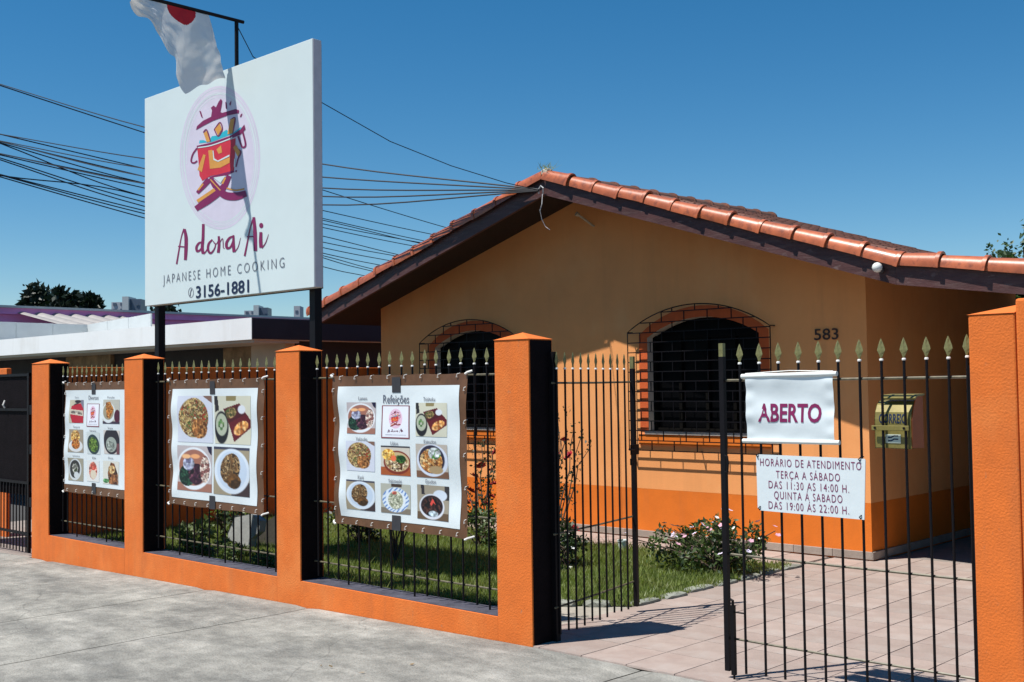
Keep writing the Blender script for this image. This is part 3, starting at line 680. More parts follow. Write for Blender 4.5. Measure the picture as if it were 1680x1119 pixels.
LOGO = {
 'maroon': [('p', p) for p in [
   [(205,405),(212,375),(260,332),(330,297),(420,267),(520,238),(548,248),(545,272),(450,292),(340,332),(270,368)],
   [(325,300),(332,250),(323,228),(345,210),(364,225),(385,180),(402,157),(414,172),(408,215),(398,262),(425,275),(370,300)],
   [(230,252),(243,256),(260,312),(246,300)], [(438,180),(448,188),(452,240),(441,232)], [(470,195),(486,170),(482,205),(474,212)], [(553,302),(562,280),(575,274),(566,300)],
   [(210,532),(330,505),(480,452),(560,400),(590,362),(600,400),(560,442),(470,482),(330,532),(214,556)],
   [(305,782),(505,728),(512,742),(440,768),(330,792)], [(520,725),(532,728),(528,742),(518,740)]]] +
  [('s', [(212,550),(178,600),(166,655),(188,668),(214,652)], 12), ('s', [(572,400),(600,520),(576,543),(556,500),(540,455)], 14),
   ('s', [(520,545),(562,580),(540,635),(524,700)], 10),
   ('s', [(310,800),(265,850),(215,908)], [44,42,26]), ('s', [(318,788),(365,858),(435,925),(520,935),(605,912)], [34,52,60,64,50]),
   ('s', [(470,770),(425,860),(365,920),(290,975),(203,1035)], [38,52,56,58,42]), ('s', [(262,425),(290,405),(320,495)], 9), ('s', [(350,402),(396,345),(414,400),(382,455),(350,402)], 8),
   ('s', [(478,325),(516,312),(496,435)], 9)],
 'redprint': [('p', [(213,548),(330,533),(470,487),(520,470),(517,540),(512,640),(507,728),(420,755),(320,772),(255,812),(232,770),(223,640)])],
 'teal': [('p', [(228,512),(232,488),(262,486),(300,500),(330,455),(380,448),(445,403),(470,420),(500,428),(560,383),(575,392),(540,425),(460,450),(330,500)])],
 'orprint': [('p', p) for p in [[(263,600),(282,605),(252,742),(216,722)], [(303,570),(335,563),(345,645),(380,662),(476,622),(473,667),(400,706),(316,716)], [(368,562),(405,528),(413,585),(386,597)],
   [(266,432),(290,412),(317,498),(290,502)], [(356,400),(395,352),(410,400),(381,448)], [(480,322),(514,312),(495,432),(455,440)], [(500,545),(525,524),(558,580),(540,620)]]] +
   [('s', [(355,880),(290,925),(215,975)], 26), ('s', [(320,800),(365,850),(400,888)], 9), ('s', [(450,870),(520,886),(590,876)], 12), ('s', [(440,785),(415,835)], 14), ('s', [(262,835),(222,885)], 14)],
 'signwhite': [('s', [(220,547),(330,528),(470,478),(495,462)], 9), ('p', [(338,570),(345,570),(352,632),(380,650),(472,602),(473,616),(382,660),(345,645)]), ('s', [(516,635),(512,700)], 10), ('p', [(345,785),(440,770),(400,830)])],
}
order = ['redprint', 'teal', 'orprint', 'maroon', 'orprint2', 'signwhite']
def draw_logo(mp_of, parent):
    for d, kx in enumerate(('teal', 'redprint', 'maroon', 'orprint', 'signwhite')):
        a = MB()
        for q_, it in enumerate(LOGO[kx]):
            f_ = mp_of(3+1.6*d+.09*q_)
            if it[0] == 'p': px_poly(a, it[1], f_)
            else: px_stroke(a, it[1], it[2], f_)
        a.build('logo_shape', kx, parent)
draw_logo(zl, sgn)
SCRIPT = [([(240,560),(262,430),(285,300),(312,212)], [16,14,10,14]), ([(318,215),(333,300),(332,420),(326,520)], [24,34,34,28]), ([(255,385),(332,392)], 12),
 ([(500,345),(462,352),(436,392),(442,432),(472,420),(500,372)], [12,20,24,24,18,10]), ([(503,165),(500,300),(492,400),(502,458)], [26,28,30,30]), ([(502,458),(525,440),(545,405)], [20,12,8]),
 ([(592,318),(556,360),(550,420),(574,452),(606,420),(622,370),(598,332)], [14,22,24,20,14,10,8]), ([(605,350),(632,360),(650,330)], 8), ([(655,285),(658,370),(650,448)], [20,26,28]),
 ([(655,370),(690,308),(698,350),(700,398),(716,405)], [6,7,8,7,4]), ([(800,285),(762,302),(732,350),(736,400),(770,392),(796,330)], [14,22,26,26,18,12]), ([(800,275),(800,380),(806,442)], [18,30,30]),
 ([(812,440),(846,390),(870,300)], [10,7,4]), ([(910,480),(940,330),(965,205),(998,100)], [18,14,10,14]), ([(1000,98),(1012,250),(1016,432)], [26,36,34]), ([(932,290),(1012,290)], 12),
 ([(1070,245),(1068,330),(1072,398)], [28,34,34]), ([(1080,402),(1116,350),(1146,265)], [12,8,4])]
a = MB()
for q_, (p, wd_) in enumerate(SCRIPT): px_stroke(a, p, wd_, z2(4+.12*q_))
px_poly(a, ell(1073, 180, 20, 26, 16), z2(4)); a.build('script_lettering', 'maroon', sgn)
p0, p1 = atY(268, 466, SY), atY(467, 431, SY)
for s_, u0, u1 in (('JAPANESE', 0, .335), ('HOME', .388, .59), ('COOKING', .642, 1)):
    a = MB(); text_box(a, s_, p0[0]+(p1[0]-p0[0])*u0, p0[0]+(p1[0]-p0[0])*u1, p0[2], p0[2]+.088, SY-.0035, bold=-.012, space=1.45); a.build('tagline_word', 'greyink', sgn)
p0, p1 = atY(322, 489, SY), atY(409, 458, SY)
a = MB(); text_box(a, '3156-1881', p0[0], p1[0], p0[2], p1[2], SY-.0035, bold=.018); a.build('phone_number', 'navy', sgn)
a = MB(); px_stroke(a, ell(313.5, 480, 4.0, 8.0, 20)+[(317.5, 480)], .7, sp(4)); px_stroke(a, [(314.8,474),(312.8,480),(312,486)], [2,1.2,2], sp(4)); a.build('phone_icon', 'greyink', sgn)
# flag bracket and flag
fp = thing('flag_bracket', 'dark T-shaped flag pole rising behind the top of the sign', 'flag pole', (-8.6, SY+.145, 4.2))
MB().tube([(-8.6,SY+.128,3.9),(-8.6,SY+.128,4.83)], .018, 8).build('mast', 'iron', fp)
MB().tube([(-8.6,SY+.20,4.838),(-8.6,4.30,4.838)], .016, 8).build('arm', 'iron', fp)
nu, nv = 170, 120
U, Vv = np.meshgrid(np.linspace(0, 1, nu), np.linspace(0, 1, nv))         # u along the arm towards the street, v downwards
yt = 5.30-.72*U; zt = np.full_like(U, 4.822)
corner = np.clip((U-.28)/.72, 0, 1)
yb = 5.44-.333*np.clip(U/.28, 0, 1)-.50*corner
zb = 4.29-.156*np.clip(U/.28, 0, 1)+.66*corner
Yf_ = yt*(1-Vv)+yb*Vv; Zf_ = zt*(1-Vv)+zb*Vv
Xf_ = -8.6+Vv**.7*(.065*np.sin(U*9+.6+Vv*1.5)+.030*np.sin(U*21-Vv*2.4))+np.vectorize(lambda a_, b_: .030*mnoise.noise((a_*6, b_*4, 1))+.014*mnoise.noise((a_*15, b_*9, 5)))(U, Vv)*Vv**.5
Zf_ += .012*np.sin(U*40)*Vv**6+.01*np.sin(U*17)*Vv
cdisc = np.hypot((U-.36)/.185, (Vv+.0)/.20)
fo = link('flag', gridmesh(Xf_, Yf_, Zf_), 'flag'); fo.data.materials.append(mt['flagred'])
dm = cdisc[:-1, :-1].ravel() < 1.0
fo.data.polygons.foreach_set('material_index', dm.astype(np.int32)); fo.data.update()
tag(fo, 'white cloth flag with a red disc hanging from the arm in front of the sign', 'flag')

# ================================================================== banners
def smooth_noise(h_, w_, s_, seed):
    r_ = np.random.default_rng(seed); gy_, gx_ = max(2, int(s_)), max(2, int(s_)); G = r_.random((gy_+2, gx_+2))
    yy = np.linspace(0, gy_, h_); xx = np.linspace(0, gx_, w_); iy = yy.astype(int); ix = xx.astype(int); fy = (yy-iy)[:, None]; fx = (xx-ix)[None]
    fy = fy*fy*(3-2*fy); fx = fx*fx*(3-2*fx)
    return (G[iy][:, ix]*(1-fy)*(1-fx)+G[iy+1][:, ix]*fy*(1-fx)+G[iy][:, ix+1]*(1-fy)*fx+G[iy+1][:, ix+1]*fy*fx)
class Pic:                                                  # a small printed photo, painted in code
    def __init__(s, bg_, n=64, seed=1): s.n = n; s.a = np.ones((n, n, 3))*np.array(bg_, float); s.V, s.U = np.mgrid[0:n, 0:n]/(n-1.0); s.seed = seed
    def put(s, mask, c): m_ = np.clip(mask, 0, 1)[..., None]; s.a = s.a*(1-m_)+np.array(c, float)*m_; return s
    def e(s, cx_, cy_, rx, ry, rot=0):
        c, q = math.cos(rot), math.sin(rot); x = s.U-cx_; y_ = s.V-cy_; d = np.hypot((x*c+y_*q)/rx, (-x*q+y_*c)/ry); return np.clip((1-d)*min(rx, ry)*s.n*.9+.5, 0, 1)
    def poly(s, pts): return inpoly(s.U.ravel(), s.V.ravel(), pts).reshape(s.n, s.n).astype(float)
    def el(s, cx_, cy_, rx, ry, c, rot=0): return s.put(s.e(cx_, cy_, rx, ry, rot), c)
    def food(s, mask, pal, sc_=14):
        s.seed += 7; out = np.zeros_like(s.a); n1 = smooth_noise(s.n, s.n, sc_, s.seed); n2 = smooth_noise(s.n, s.n, sc_*1.7, s.seed+1)
        n3 = smooth_noise(s.n, s.n, sc_*2.6, s.seed+2); n4 = smooth_noise(s.n, s.n, 9, s.seed+4)
        idx = np.clip((n1*1.7-.35)*len(pal), 0, len(pal)-1).astype(int); out = np.array(pal, float)[idx]*(.42+.45*n2+.5*n3)[..., None]
        m_ = (mask*np.clip((mask*1.0-.0+(n4-.5)*.9-.32)*6+1.6*(s.near(mask)), 0, 1))[..., None]; s.a = s.a*(1-m_)+out*m_; return s
    def streak(s, mask, c, f_, rot, th=.2):
        x = s.U*math.cos(rot)+s.V*math.sin(rot); w_ = np.sin(x*f_+4*smooth_noise(s.n, s.n, 5, s.seed+3)) > th; return s.put(mask*w_, c)
    def near(s, mask):                                      # 1 well inside a patch, falling to 0 at its edge
        k = mask.copy()
        for _ in range(4): k = (k+np.roll(k, 1, 0)+np.roll(k, -1, 0)+np.roll(k, 1, 1)+np.roll(k, -1, 1))/5
        return np.clip(k*2-1, 0, 1)
    def lin(s):
        v = np.clip(s.a/255, 0, 1); return np.where(v <= .04045, v/12.92, ((v+.055)/1.055)**2.4)
def p_lamen():
    p = Pic((178,170,172), seed=11); p.put((p.V > .82)*1., (150,105,90)); p.put(p.poly([(.85,0),(1,0),(1,.2),(.9,.12)]), (30,28,55))
    p.el(.48,.50,.50,.47,(215,222,228)); p.el(.48,.48,.44,.40,(150,100,85)); p.food(p.e(.30,.66,.26,.24), [(24,52,42),(40,78,58),(20,36,34)], 12); p.food(p.e(.56,.62,.22,.24), [(58,30,48),(98,58,72),(36,26,34)], 9)
    p.food(p.e(.33,.40,.17,.15), [(150,156,188),(178,184,206),(110,110,140)], 9); p.el(.26,.24,.13,.05,(228,178,130)); p.el(.52,.23,.13,.05,(224,160,110)); p.food(p.e(.80,.50,.14,.30), [(196,172,160),(226,210,196),(140,92,88)], 18); return p
def p_teishoku():
    p = Pic((196,196,178), seed=21); p.put(p.poly([(.0,.0),(.1,.0),(.14,.3),(.03,.34)]), (40,38,42)); p.put(p.poly([(.34,0),(.62,0),(.60,.10),(.34,.10)]), (132,120,82))
    p.put(p.poly([(.26,.27),(.70,.15),(1,.50),(.99,.66),(.56,.96),(.44,.66)]), (92,24,34)); p.put(p.poly([(.30,.29),(.68,.19),(.86,.38),(.42,.56)]), (70,22,30)); p.food(p.e(.46,.35,.17,.11,-.3), [(116,104,62),(170,140,96),(66,74,40)], 13)
    p.el(.76,.28,.10,.09,(206,212,220)); p.food(p.e(.74,.66,.22,.12,-.55), [(214,150,84),(236,190,130),(176,104,52)], 12); p.el(.20,.66,.20,.34,(30,30,36)); p.el(.20,.60,.165,.235,(168,176,156)); p.food(p.e(.19,.60,.09,.12)*(smooth_noise(64,64,16,5) > .5), [(80,120,70),(110,140,90)], 14); return p
def p_yakisoba():
    p = Pic((196,202,216), seed=31); p.put(p.poly([(.72,0),(1,0),(1,.16)]), (120,92,80)); p.food(p.e(.46,.47,.42,.43), [(186,160,104),(128,92,58),(206,188,140),(96,64,40),(150,70,44),(110,112,66)], 20)
    p.food(p.e(.5,.4,.3,.28)*(smooth_noise(64,64,12,8) > .62), [(178,66,40),(96,116,54),(226,214,190)], 9); p.food(p.e(.62,.70,.22,.22), [(150,96,52),(196,140,82),(112,66,32)], 12); return p
def p_chicken():
    p = Pic((150,140,118), seed=41); p.put((p.V > .7)*(p.U > .5)*1., (60,48,50)); p.put((p.V < .06)*1., (60,62,80)); p.el(.52,.50,.50,.47,(204,216,228)); p.el(.52,.48,.42,.40,(186,202,220))
    p.food(p.e(.48,.44,.27,.33,.5), [(104,74,44),(150,118,76),(60,42,28),(178,150,108)], 17); p.food(p.e(.58,.70,.20,.16), [(64,44,26),(110,74,38)], 11); return p
def p_udon():
    p = Pic((196,190,178), seed=51); p.put((p.V > .72)*1., (160,84,44)); p.put((p.V < .05)*1., (60,60,66)); p.el(.56,.56,.46,.40,(120,48,34)); p.el(.56,.54,.41,.33,(190,170,130)); p.food(p.e(.55,.58,.38,.28), [(206,186,140),(150,110,70),(228,210,176),(96,60,36)], 13)
    p.food(p.e(.26,.30,.22,.20), [(232,184,84),(244,212,130),(206,140,52)], 11); p.food(p.e(.68,.44,.18,.14), [(40,92,36),(74,126,54),(24,60,26)], 10); p.el(.44,.42,.09,.10,(226,112,74)); return p
def p_katsudon():
    p = Pic((178,170,160), seed=61); p.put((p.V > .8)*1., (116,84,66)); p.el(.52,.48,.49,.48,(205,214,230)); p.el(.50,.45,.41,.42,(44,40,60)); p.food(p.e(.48,.50,.36,.36), [(176,112,56),(212,158,92),(120,70,36),(230,196,140)], 12)
    p.el(.62,.76,.22,.12,(166,142,106)); p.food(p.e(.60,.27,.20,.18), [(226,232,234),(84,140,66),(196,206,206)], 9); return p
def p_yakimeshi():
    p = Pic((170,172,160), seed=71); p.put((p.V > .82)*1., (120,112,100)); p.put(p.poly([(.35,0),(.72,0),(.7,.1),(.36,.1)]), (66,52,44)); p.el(.5,.54,.45,.42,(206,220,232)); p.streak(p.e(.5,.54,.45,.42)-p.e(.5,.54,.34,.31), (92,128,186), 60, .7, .3); p.el(.5,.54,.32,.30,(214,224,230))
    p.food(p.e(.5,.55,.25,.31), [(184,190,166),(206,208,188),(150,156,132)], 19); p.food(p.e(.46,.30,.08,.06), [(190,70,60),(226,130,110)], 8); return p
def p_gyudon():
    p = Pic((150,142,126), seed=81); p.put((p.V > .78)*1., (96,78,60)); p.put((p.U > .86)*(p.V < .4)*1., (52,50,54)); p.put(p.poly([(.12,0),(.22,0),(.24,.28),(.14,.28)]), (48,46,52)); p.el(.72,.28,.22,.16,(198,210,224)); p.el(.46,.62,.40,.37,(206,212,222)); p.el(.46,.60,.35,.31,(40,28,34))
    p.food(p.e(.46,.62,.31,.28), [(52,32,32),(84,52,46),(28,22,28)], 12); p.put(p.poly([(.40,.55),(.48,.38),(.58,.55),(.50,.50),(.44,.60)]), (214,76,66)); p.food(p.e(.50,.82,.16,.09), [(196,214,224),(120,150,170)], 9); return p
def p_jar():
    p = Pic((184,180,160), seed=91); p.put((p.U > .8)*(p.V < .45)*1., (120,120,136)); p.el(.56,.60,.48,.46,(40,36,40)); p.put(p.poly([(.15,.26),(.8,.14),(1,.4),(1,1),(.2,1),(.06,.55)]), (172,34,52)); p.put(p.poly([(.05,.40),(.95,.46),(.98,.70),(.05,.62)]), (196,186,170)); p.food(p.poly([(.1,.46),(.9,.52),(.9,.64),(.1,.58)]), [(120,110,104),(196,186,170),(206,198,184)], 6); p.el(.6,.07,.22,.07,(44,36,44)); return p
def p_fries():
    p = Pic((176,176,166), seed=101); p.put((p.V > .9)*1., (60,50,66)); p.el(.34,.55,.40,.42,(208,216,218)); p.el(.34,.50,.32,.34,(150,142,120)); p.food(p.poly([(.16,.12),(.42,.08),(.66,.40),(.42,.80),(.24,.72)]), [(186,116,52),(216,156,82),(146,84,36)], 10); p.el(.86,.68,.18,.26,(76,28,50)); return p
def p_tempura():
    p = Pic((150,140,124), seed=111); p.el(.5,.72,.46,.26,(206,210,212)); p.food(p.e(.46,.30,.32,.26), [(214,166,84),(232,196,124),(180,120,52)], 10); p.food(p.e(.5,.64,.28,.22), [(178,104,44),(206,140,70),(140,76,34)], 10); return p
def p_edamame():
    p = Pic((196,206,206), seed=121); p.el(.5,.56,.48,.44,(44,62,66),.6); p.food(p.e(.5,.57,.36,.33,.6), [(86,120,46),(126,156,72),(56,86,36)], 10); return p
def p_pot():
    p = Pic((196,190,184), seed=131); p.el(.5,.45,.50,.56,(42,40,48)); p.el(.48,.60,.34,.32,(150,160,152)); p.food(p.e(.46,.66,.26,.24), [(170,178,168),(140,150,142)], 10); p.put((p.U > .82)*(p.V > .55)*1., (104,66,72)); return p
def p_oval():
    p = Pic((150,146,130), seed=141); p.el(.45,.50,.42,.48,(196,202,204),.25); p.el(.44,.48,.34,.40,(52,52,52),.25); p.food(p.e(.46,.44,.20,.22), [(110,112,104),(206,206,196),(60,70,52)], 9); p.el(.55,.74,.17,.14,(196,202,204)); return p
def p_shrimp():
    p = Pic((212,214,212), seed=151); p.food(p.e(.5,.48,.34,.42), [(206,128,110),(224,168,150),(176,86,72)], 8); p.el(.52,.66,.24,.22,(206,196,176)); p.food(p.e(.52,.30,.22,.16), [(186,66,56),(216,110,90)], 8); return p
def p_cake():
    p = Pic((206,206,196), seed=161); p.food(p.poly([(.5,.05),(.72,.1),(.95,.55),(.98,1),(.4,.98),(.3,.5)]), [(116,72,44),(156,104,64),(72,46,36)], 8); p.food(p.e(.55,.36,.22,.18), [(206,176,124),(150,100,58)], 8); p.food(p.e(.2,.86,.2,.1), [(70,140,84),(110,170,110)], 7); return p
def p_logo():
    n = 96; p = Pic((222,226,236), n=n, seed=171); b_ = (p.U < .035)+(p.U > .965)+(p.V < .03)+(p.V > .965); p.put(np.clip(b_, 0, 1)*1., (124,58,66)); p.el(.5,.40,.24,.30,(220,186,206))
    def tr(q): return [(.5+(x-400)/620*.55, .40+(y_-600)/900*.50) for x, y_ in q]
    for kx, c in (('teal', (40,150,170)), ('redprint', (196,54,60)), ('maroon', (116,26,50)), ('orprint', (214,140,60))):
        for it in LOGO[kx]:
            if it[0] == 'p': q = it[1]
            else: L_, R_ = stroke2d(it[1], it[2]); q = [tuple(v) for v in L_]+[tuple(v) for v in reversed(R_)]
            p.put(p.poly(tr(q)), c)
    for s_, w_ in SCRIPT:
        L_, R_ = stroke2d(s_, np.array(w_)*1.6 if hasattr(w_, '__len__') else w_*1.6); q = [tuple(v) for v in L_]+[tuple(v) for v in reversed(R_)]
        p.put(p.poly([(.22+(x-240)/910*.58, .70+(y_-95)/470*.14) for x, y_ in q]), (84,34,64))
    p.put(((abs(p.V-.895) < .012)*(abs(p.U-.5) < .36)*(np.sin(p.U*150) > -.3))*1., (150,150,164)); return p
YBN = 5.268
def make_banner(label, ox, oy, k, brown, white, photos, captions, seed, amp=1.0, tabs=None, xmax=None):
    def P2(x, y_): q = atY(ox+x*k, oy+y_*k, YBN); return q[0], q[2]
    bx0, bz1 = P2(brown[0], brown[1]); bx1, bz0 = P2(brown[2], brown[3])
    if xmax: bx1 = xmax
    wx0, wz1 = P2(white[0], white[1]); wx1, wz0 = P2(white[2], white[3])
    if xmax: wx1 = xmax-.07
    def wave(x, z):
        u = (x-bx0)/(bx1-bx0); v = (z-bz0)/(bz1-bz0)
        f_ = .007*math.sin(u*9+v*3+seed)+.005*math.sin(v*8-u*4+seed*2)+.006*mnoise.noise((u*4+seed, v*4, seed))
        f_ += .016*math.exp(-((u-.94)/.08)**2)*math.sin(v*16+u*9+seed)*(.3+.7*abs(v-.4))+.010*math.exp(-((u-.05)/.07)**2)*math.sin(v*19+seed)
        return -.012+amp*f_*.9
    B = thing('menu_banner', label, 'banner', ((bx0+bx1)/2, YBN, bz0))
    def sheet(name, x0, x1, z0, z1, d, mat, nx, nz, sag=0, colors=None):
        Xg, Zg = np.meshgrid(np.linspace(x0, x1, nx), np.linspace(z1, z0, nz)); Yg = np.vectorize(wave)(Xg, Zg)+YBN-d
        if sag:
            u = (Xg-x0)/(x1-x0); v = (Zg-z0)/(z1-z0)
            Xg = Xg+.0035*np.sin(v*13+seed)*(2*u-1); Zg = Zg+.003*np.sin(u*19+seed)*(2*v-1)
        c0 = Vector(((x0+x1)/2, YBN, z0)); return link(name, gridmesh(Xg-c0.x, Yg-c0.y, Zg-c0.z, colors), mat, B, c0)
    sheet('tarpaulin', bx0, bx1, bz0, bz1, 0, 'brown', 60, 44, 1)
    sheet('white_sheet', wx0, wx1, wz0, wz1, .0025, 'white', 56, 42)
    for r_, fn in photos:
        x0, z1 = P2(r_[0], r_[1]); x1, z0 = P2(r_[2], r_[3]); p = fn()
        sheet('photo', x0, x1, z0, z1, .0045, PRINT, p.n, p.n, 0, p.lin())
    cap = MB()
    for s_, cx_, cy_, wpx, hpx in captions:
        x0, zc = P2(cx_-wpx/2, cy_); x1, _ = P2(cx_+wpx/2, cy_); hh = hpx*k/FPX*math.hypot(x0, YBN)*.99
        text_box(cap, s_, x0, x1, zc-hh/2, zc+hh/2, YBN-.006, bold=.0 if hpx < 40 else .004, drape=lambda x, z: wave(x, z))
    if cap.v: cap.build('captions', 'greyink', B)
    for r_ in tabs or []:
        x0, z1 = P2(r_[0], r_[1]); x1, z0 = P2(r_[2], r_[3]); sheet('dark_tab', x0, x1, z0, z1, .0055, 'dtab', 6, 10)
    # ties through the eyelets
    nt_ = 8
    spots = [(bx0+(bx1-bx0)*(i+.5)/nt_, bz1-.018) for i in range(nt_)]+[(bx0+(bx1-bx0)*(i+.5)/nt_, bz0+.020) for i in range(nt_)]+[(bx0+.015, bz0+(bz1-bz0)*(i+.5)/5) for i in range(5)]+[(bx1-.015, bz0+(bz1-bz0)*(i+.5)/5) for i in range(5)]
    for i, (x, z) in enumerate(spots):
        if xmax and x > -9.86: continue
        yy = YBN+wave(x, z); t_ = random.uniform(-.4, .4)
        MB().tube([(x-.006, yy+.012, z-.004), (x-.004, yy-.012, z-.006), (x+.004+.004*t_, yy-.013, z+.014), (x+.006, yy+.014, z+.02)], .0028, 5).build('tie', 'rope', B)
    for (x, z, sx) in ((bx0, bz1, -1), (bx1, bz1, 1), (bx1, bz0, 1), (bx0, bz0, -1)):
        if xmax and sx > 0: continue
        yy = YBN+wave(x, z); MB().tube([(x-.012*sx, yy-.010, z-.004), (x+.010*sx, yy-.012, z+.006), (x+.030*sx, YBN+.012, z+.016)], .008, 5).build('tie', 'rope', B)
    return B
make_banner('brown edged banner titled Refeições with nine pictures of dishes', 540, 610, .25025, (35,30,922,1095), (73,97,878,1030),
  [((130,200,315,408), p_lamen), ((352,220,538,440), p_logo), ((578,203,793,428), p_teishoku), ((127,450,316,655), p_yakisoba), ((352,482,540,685), p_udon), ((578,470,796,703), p_katsudon), ((125,703,316,915), p_chicken), ((352,728,538,938), p_yakimeshi), ((580,737,797,983), p_gyudon)],
  [('Lamen',230,173,54,26), ('Refeições',446,177,172,56), ('Teishoku',672,178,80,28), ('Yakisoba',230,438,74,26), ('Udon',438,467,48,26), ('Katsudon',678,455,84,28), ('Karê',227,688,38,26), ('Yakimeshi',440,712,84,26), ('Gyudon',672,715,72,28)], 1.3,
  tabs=[(417,36,474,136), (422,938,478,1042)])
make_banner('brown edged banner with four large pictures of dishes and no title', 270, 610, .2145, (45,65,770,1093), (70,132,722,1026),
  [((115,185,378,545), p_yakisoba), ((393,185,672,560), p_teishoku), ((115,560,372,925), p_lamen), ((385,570,668,960), p_chicken)], [], 2.7, .8, tabs=[(362,72,402,172), (356,945,398,1052)])
make_banner('brown edged banner of small snack pictures partly hidden behind a pillar', 100, 610, .1967, (40,92,560,1060), (46,155,540,985),
  [((80,235,197,428), p_jar), ((228,265,340,460), p_logo), ((370,232,500,435), p_fries), ((78,478,197,675), p_tempura), ((228,500,340,690), p_edamame), ((375,485,500,690), p_pot), ((75,715,195,915), p_oval), ((225,735,330,920), p_shrimp), ((365,740,497,945), p_cake)],
  [('Suco',140,212,30,14), ('Diversos',286,214,86,34), ('Porção',430,212,56,16), ('Tempurá',140,458,56,16), ('Edamame',286,490,56,16), ('Sopa',430,468,40,16), ('Sunomono',140,698,56,14), ('Ebi',286,716,30,16), ('Doce',430,716,40,16)], 4.1, .8, tabs=[(270,95,302,188), (266,925,300,1015)], xmax=-9.852)

# ================================================================== notices on the gate
def rect_px(x0, y0, x1, y1, Y): a = atY(x0, y0, Y); b_ = atY(x1, y1, Y); return a[0], b_[0], b_[2], a[2]
ab = thing('open_sign', 'white vinyl sign reading ABERTO hung between two white rods on the gate', 'sign', (-3.04, 5.27, 1.27))
nx, nz = 40, 30; Xg, Zg = np.meshgrid(np.linspace(-3.298,-2.792,nx), np.linspace(1.628,1.290,nz))
wv_ = lambda x, z: 5.268+.004*math.sin(z*30+x*4)+.004*mnoise.noise((x*9, z*9, 2))+.008*mnoise.noise((x*3, z*3, 8))+(.0028*math.sin(z*70)*(math.exp(-((x+3.28)/.03)**2)+math.exp(-((x+2.81)/.03)**2)))
Yg = np.vectorize(wv_)(Xg, Zg)
link('vinyl', gridmesh(Xg+3.045, Yg-5.27, Zg-1.29), 'white', ab, (-3.045, 5.27, 1.29))
MB().tube([(-3.322,5.268,1.626),(-2.770,5.268,1.632)], .013, 10).build('rod', 'lampw', ab, smooth=False)
MB().tube([(-3.322,5.268,1.284),(-2.764,5.268,1.288)], .012, 10).build('rod', 'lampw', ab)
MB().tube([(-3.30,5.268,1.64),(-3.05,5.29,1.652),(-2.79,5.268,1.645)], .003, 5).build('cord', 'rope', ab)
x0, x1, z0, z1 = rect_px(1243, 691, 1346, 662, 5.26); z0, z1 = min(z0, z1), max(z0, z1)
a = MB(); text_box(a, 'ABERTO', x0, x1, z0, z1, -.0025, bold=.026, drape=wv_); a.build('lettering', 'maroon', ab)
hs = thing('hours_sign', 'white plate with five lines of opening hours wired to the gate', 'sign', (-2.94, 5.27, .92))
pl = MB(); pl.prism([(-3.241,0,1.208),(-3.233,0,1.215),(-2.632,0,1.212),(-2.627,0,1.204),(-2.640,0,.914),(-3.225,0,.922),(-3.238,0,.934)], (0,5.262,0), (0,5.267,0)); pl.build('plate', 'white', hs)
a = MB()
for s_, (xa, ya, xb, yb_), in (('HORÁRIO DE ATENDIMENTO', (1247,770,1413,757)), ('TERÇA A SÁBADO', (1273,790,1378,776)), ('DAS 11:30 AS 14:00 H.', (1261,807,1393,794)), ('QUINTA Á SABADO', (1270,824,1382,811)), ('DAS 19:00 ÁS 22:00 H.', (1261,841,1393,829))):
    A_ = atY(xa, (ya+yb_)/2, 5.26); B_ = atY(xb, (ya+yb_)/2+.065*(xb-xa)*.92, 5.26); zc = (A_[2]+B_[2])/2
    zc = atY((xa+xb)/2, (ya+yb_)/2-2.0, 5.26)[2]; text_box(a, s_, A_[0], B_[0], zc-.0195, zc+.0215, 5.2605, bold=-.004, space=1.2)
a.build('lettering', 'maroon', hs)
for x, z in ((-3.228,1.205),(-2.652,1.205),(-3.222,.93),(-2.655,.922)):
    MB().tube([(x,5.258,z-.006),(x-.008,5.256,z+.004),(x,5.258,z+.012),(x+.006,5.284,z+.016)], .003, 5).build('wire_tie', 'iron', hs)
# mailbox clamped to the gate bars
mb_ = thing('mailbox', 'yellow metal mailbox lettered CORREIO clamped to the gate bars', 'mailbox', (-2.50, 5.36, 1.26))
mx0, mx1 = -2.600, -2.418
pf = [(5.318,1.265),(5.318,1.405),(5.325,1.44),(5.345,1.475),(5.372,1.492),(5.43,1.500),(5.43,1.265)]
MB().prism([(0,y_,z) for y_, z in pf], (mx0,0,0), (mx1,0,0)).build('body', 'mail', mb_, bevel=.003)
MB().prism([(0,y_,z) for y_, z in [(5.322,1.268),(5.322,1.40),(5.35,1.47),(5.38,1.515),(5.45,1.515),(5.45,1.262)]], (mx1+.0005,0,0), (mx1+.006,0,0)).build('side_plate', 'mailside', mb_)
MB().prism([(0,y_,z) for y_, z in [(5.33,1.508),(5.36,1.525),(5.44,1.528),(5.44,1.520),(5.36,1.515),(5.335,1.50)]], (mx0+.03,0,0), (mx1+.02,0,0)).build('hood', 'mail', mb_)
MB().box(mx0-.004, mx1+.004, 5.288, 5.2945, 1.352, 1.376).build('clamp_strap', 'mail', mb_, bevel=.002)
for x in (-2.585, -2.437): MB().tube([(x,5.283,1.364),(x,5.2875,1.364)], .006, 8).build('screw', 'iron', mb_)
a = MB(); V_, F_ = text2d('CORREIO', .02)
pth = [(5.3165,1.386),(5.3165,1.405),(5.3235,1.441)]
a.add([(mx0+.022+.14*u, 5.3160+(.0075*max(0, (1.388+.045*v-1.405)/.035)), 1.388+.045*v) for u, v in V_], [tuple(f) for f in F_])
a.build('lettering', 'navy', mb_)
MB().box(-2.545,-2.468,5.3150,5.3175,1.290,1.332).build('badge', 'mailpanel', mb_)
a = MB(); 
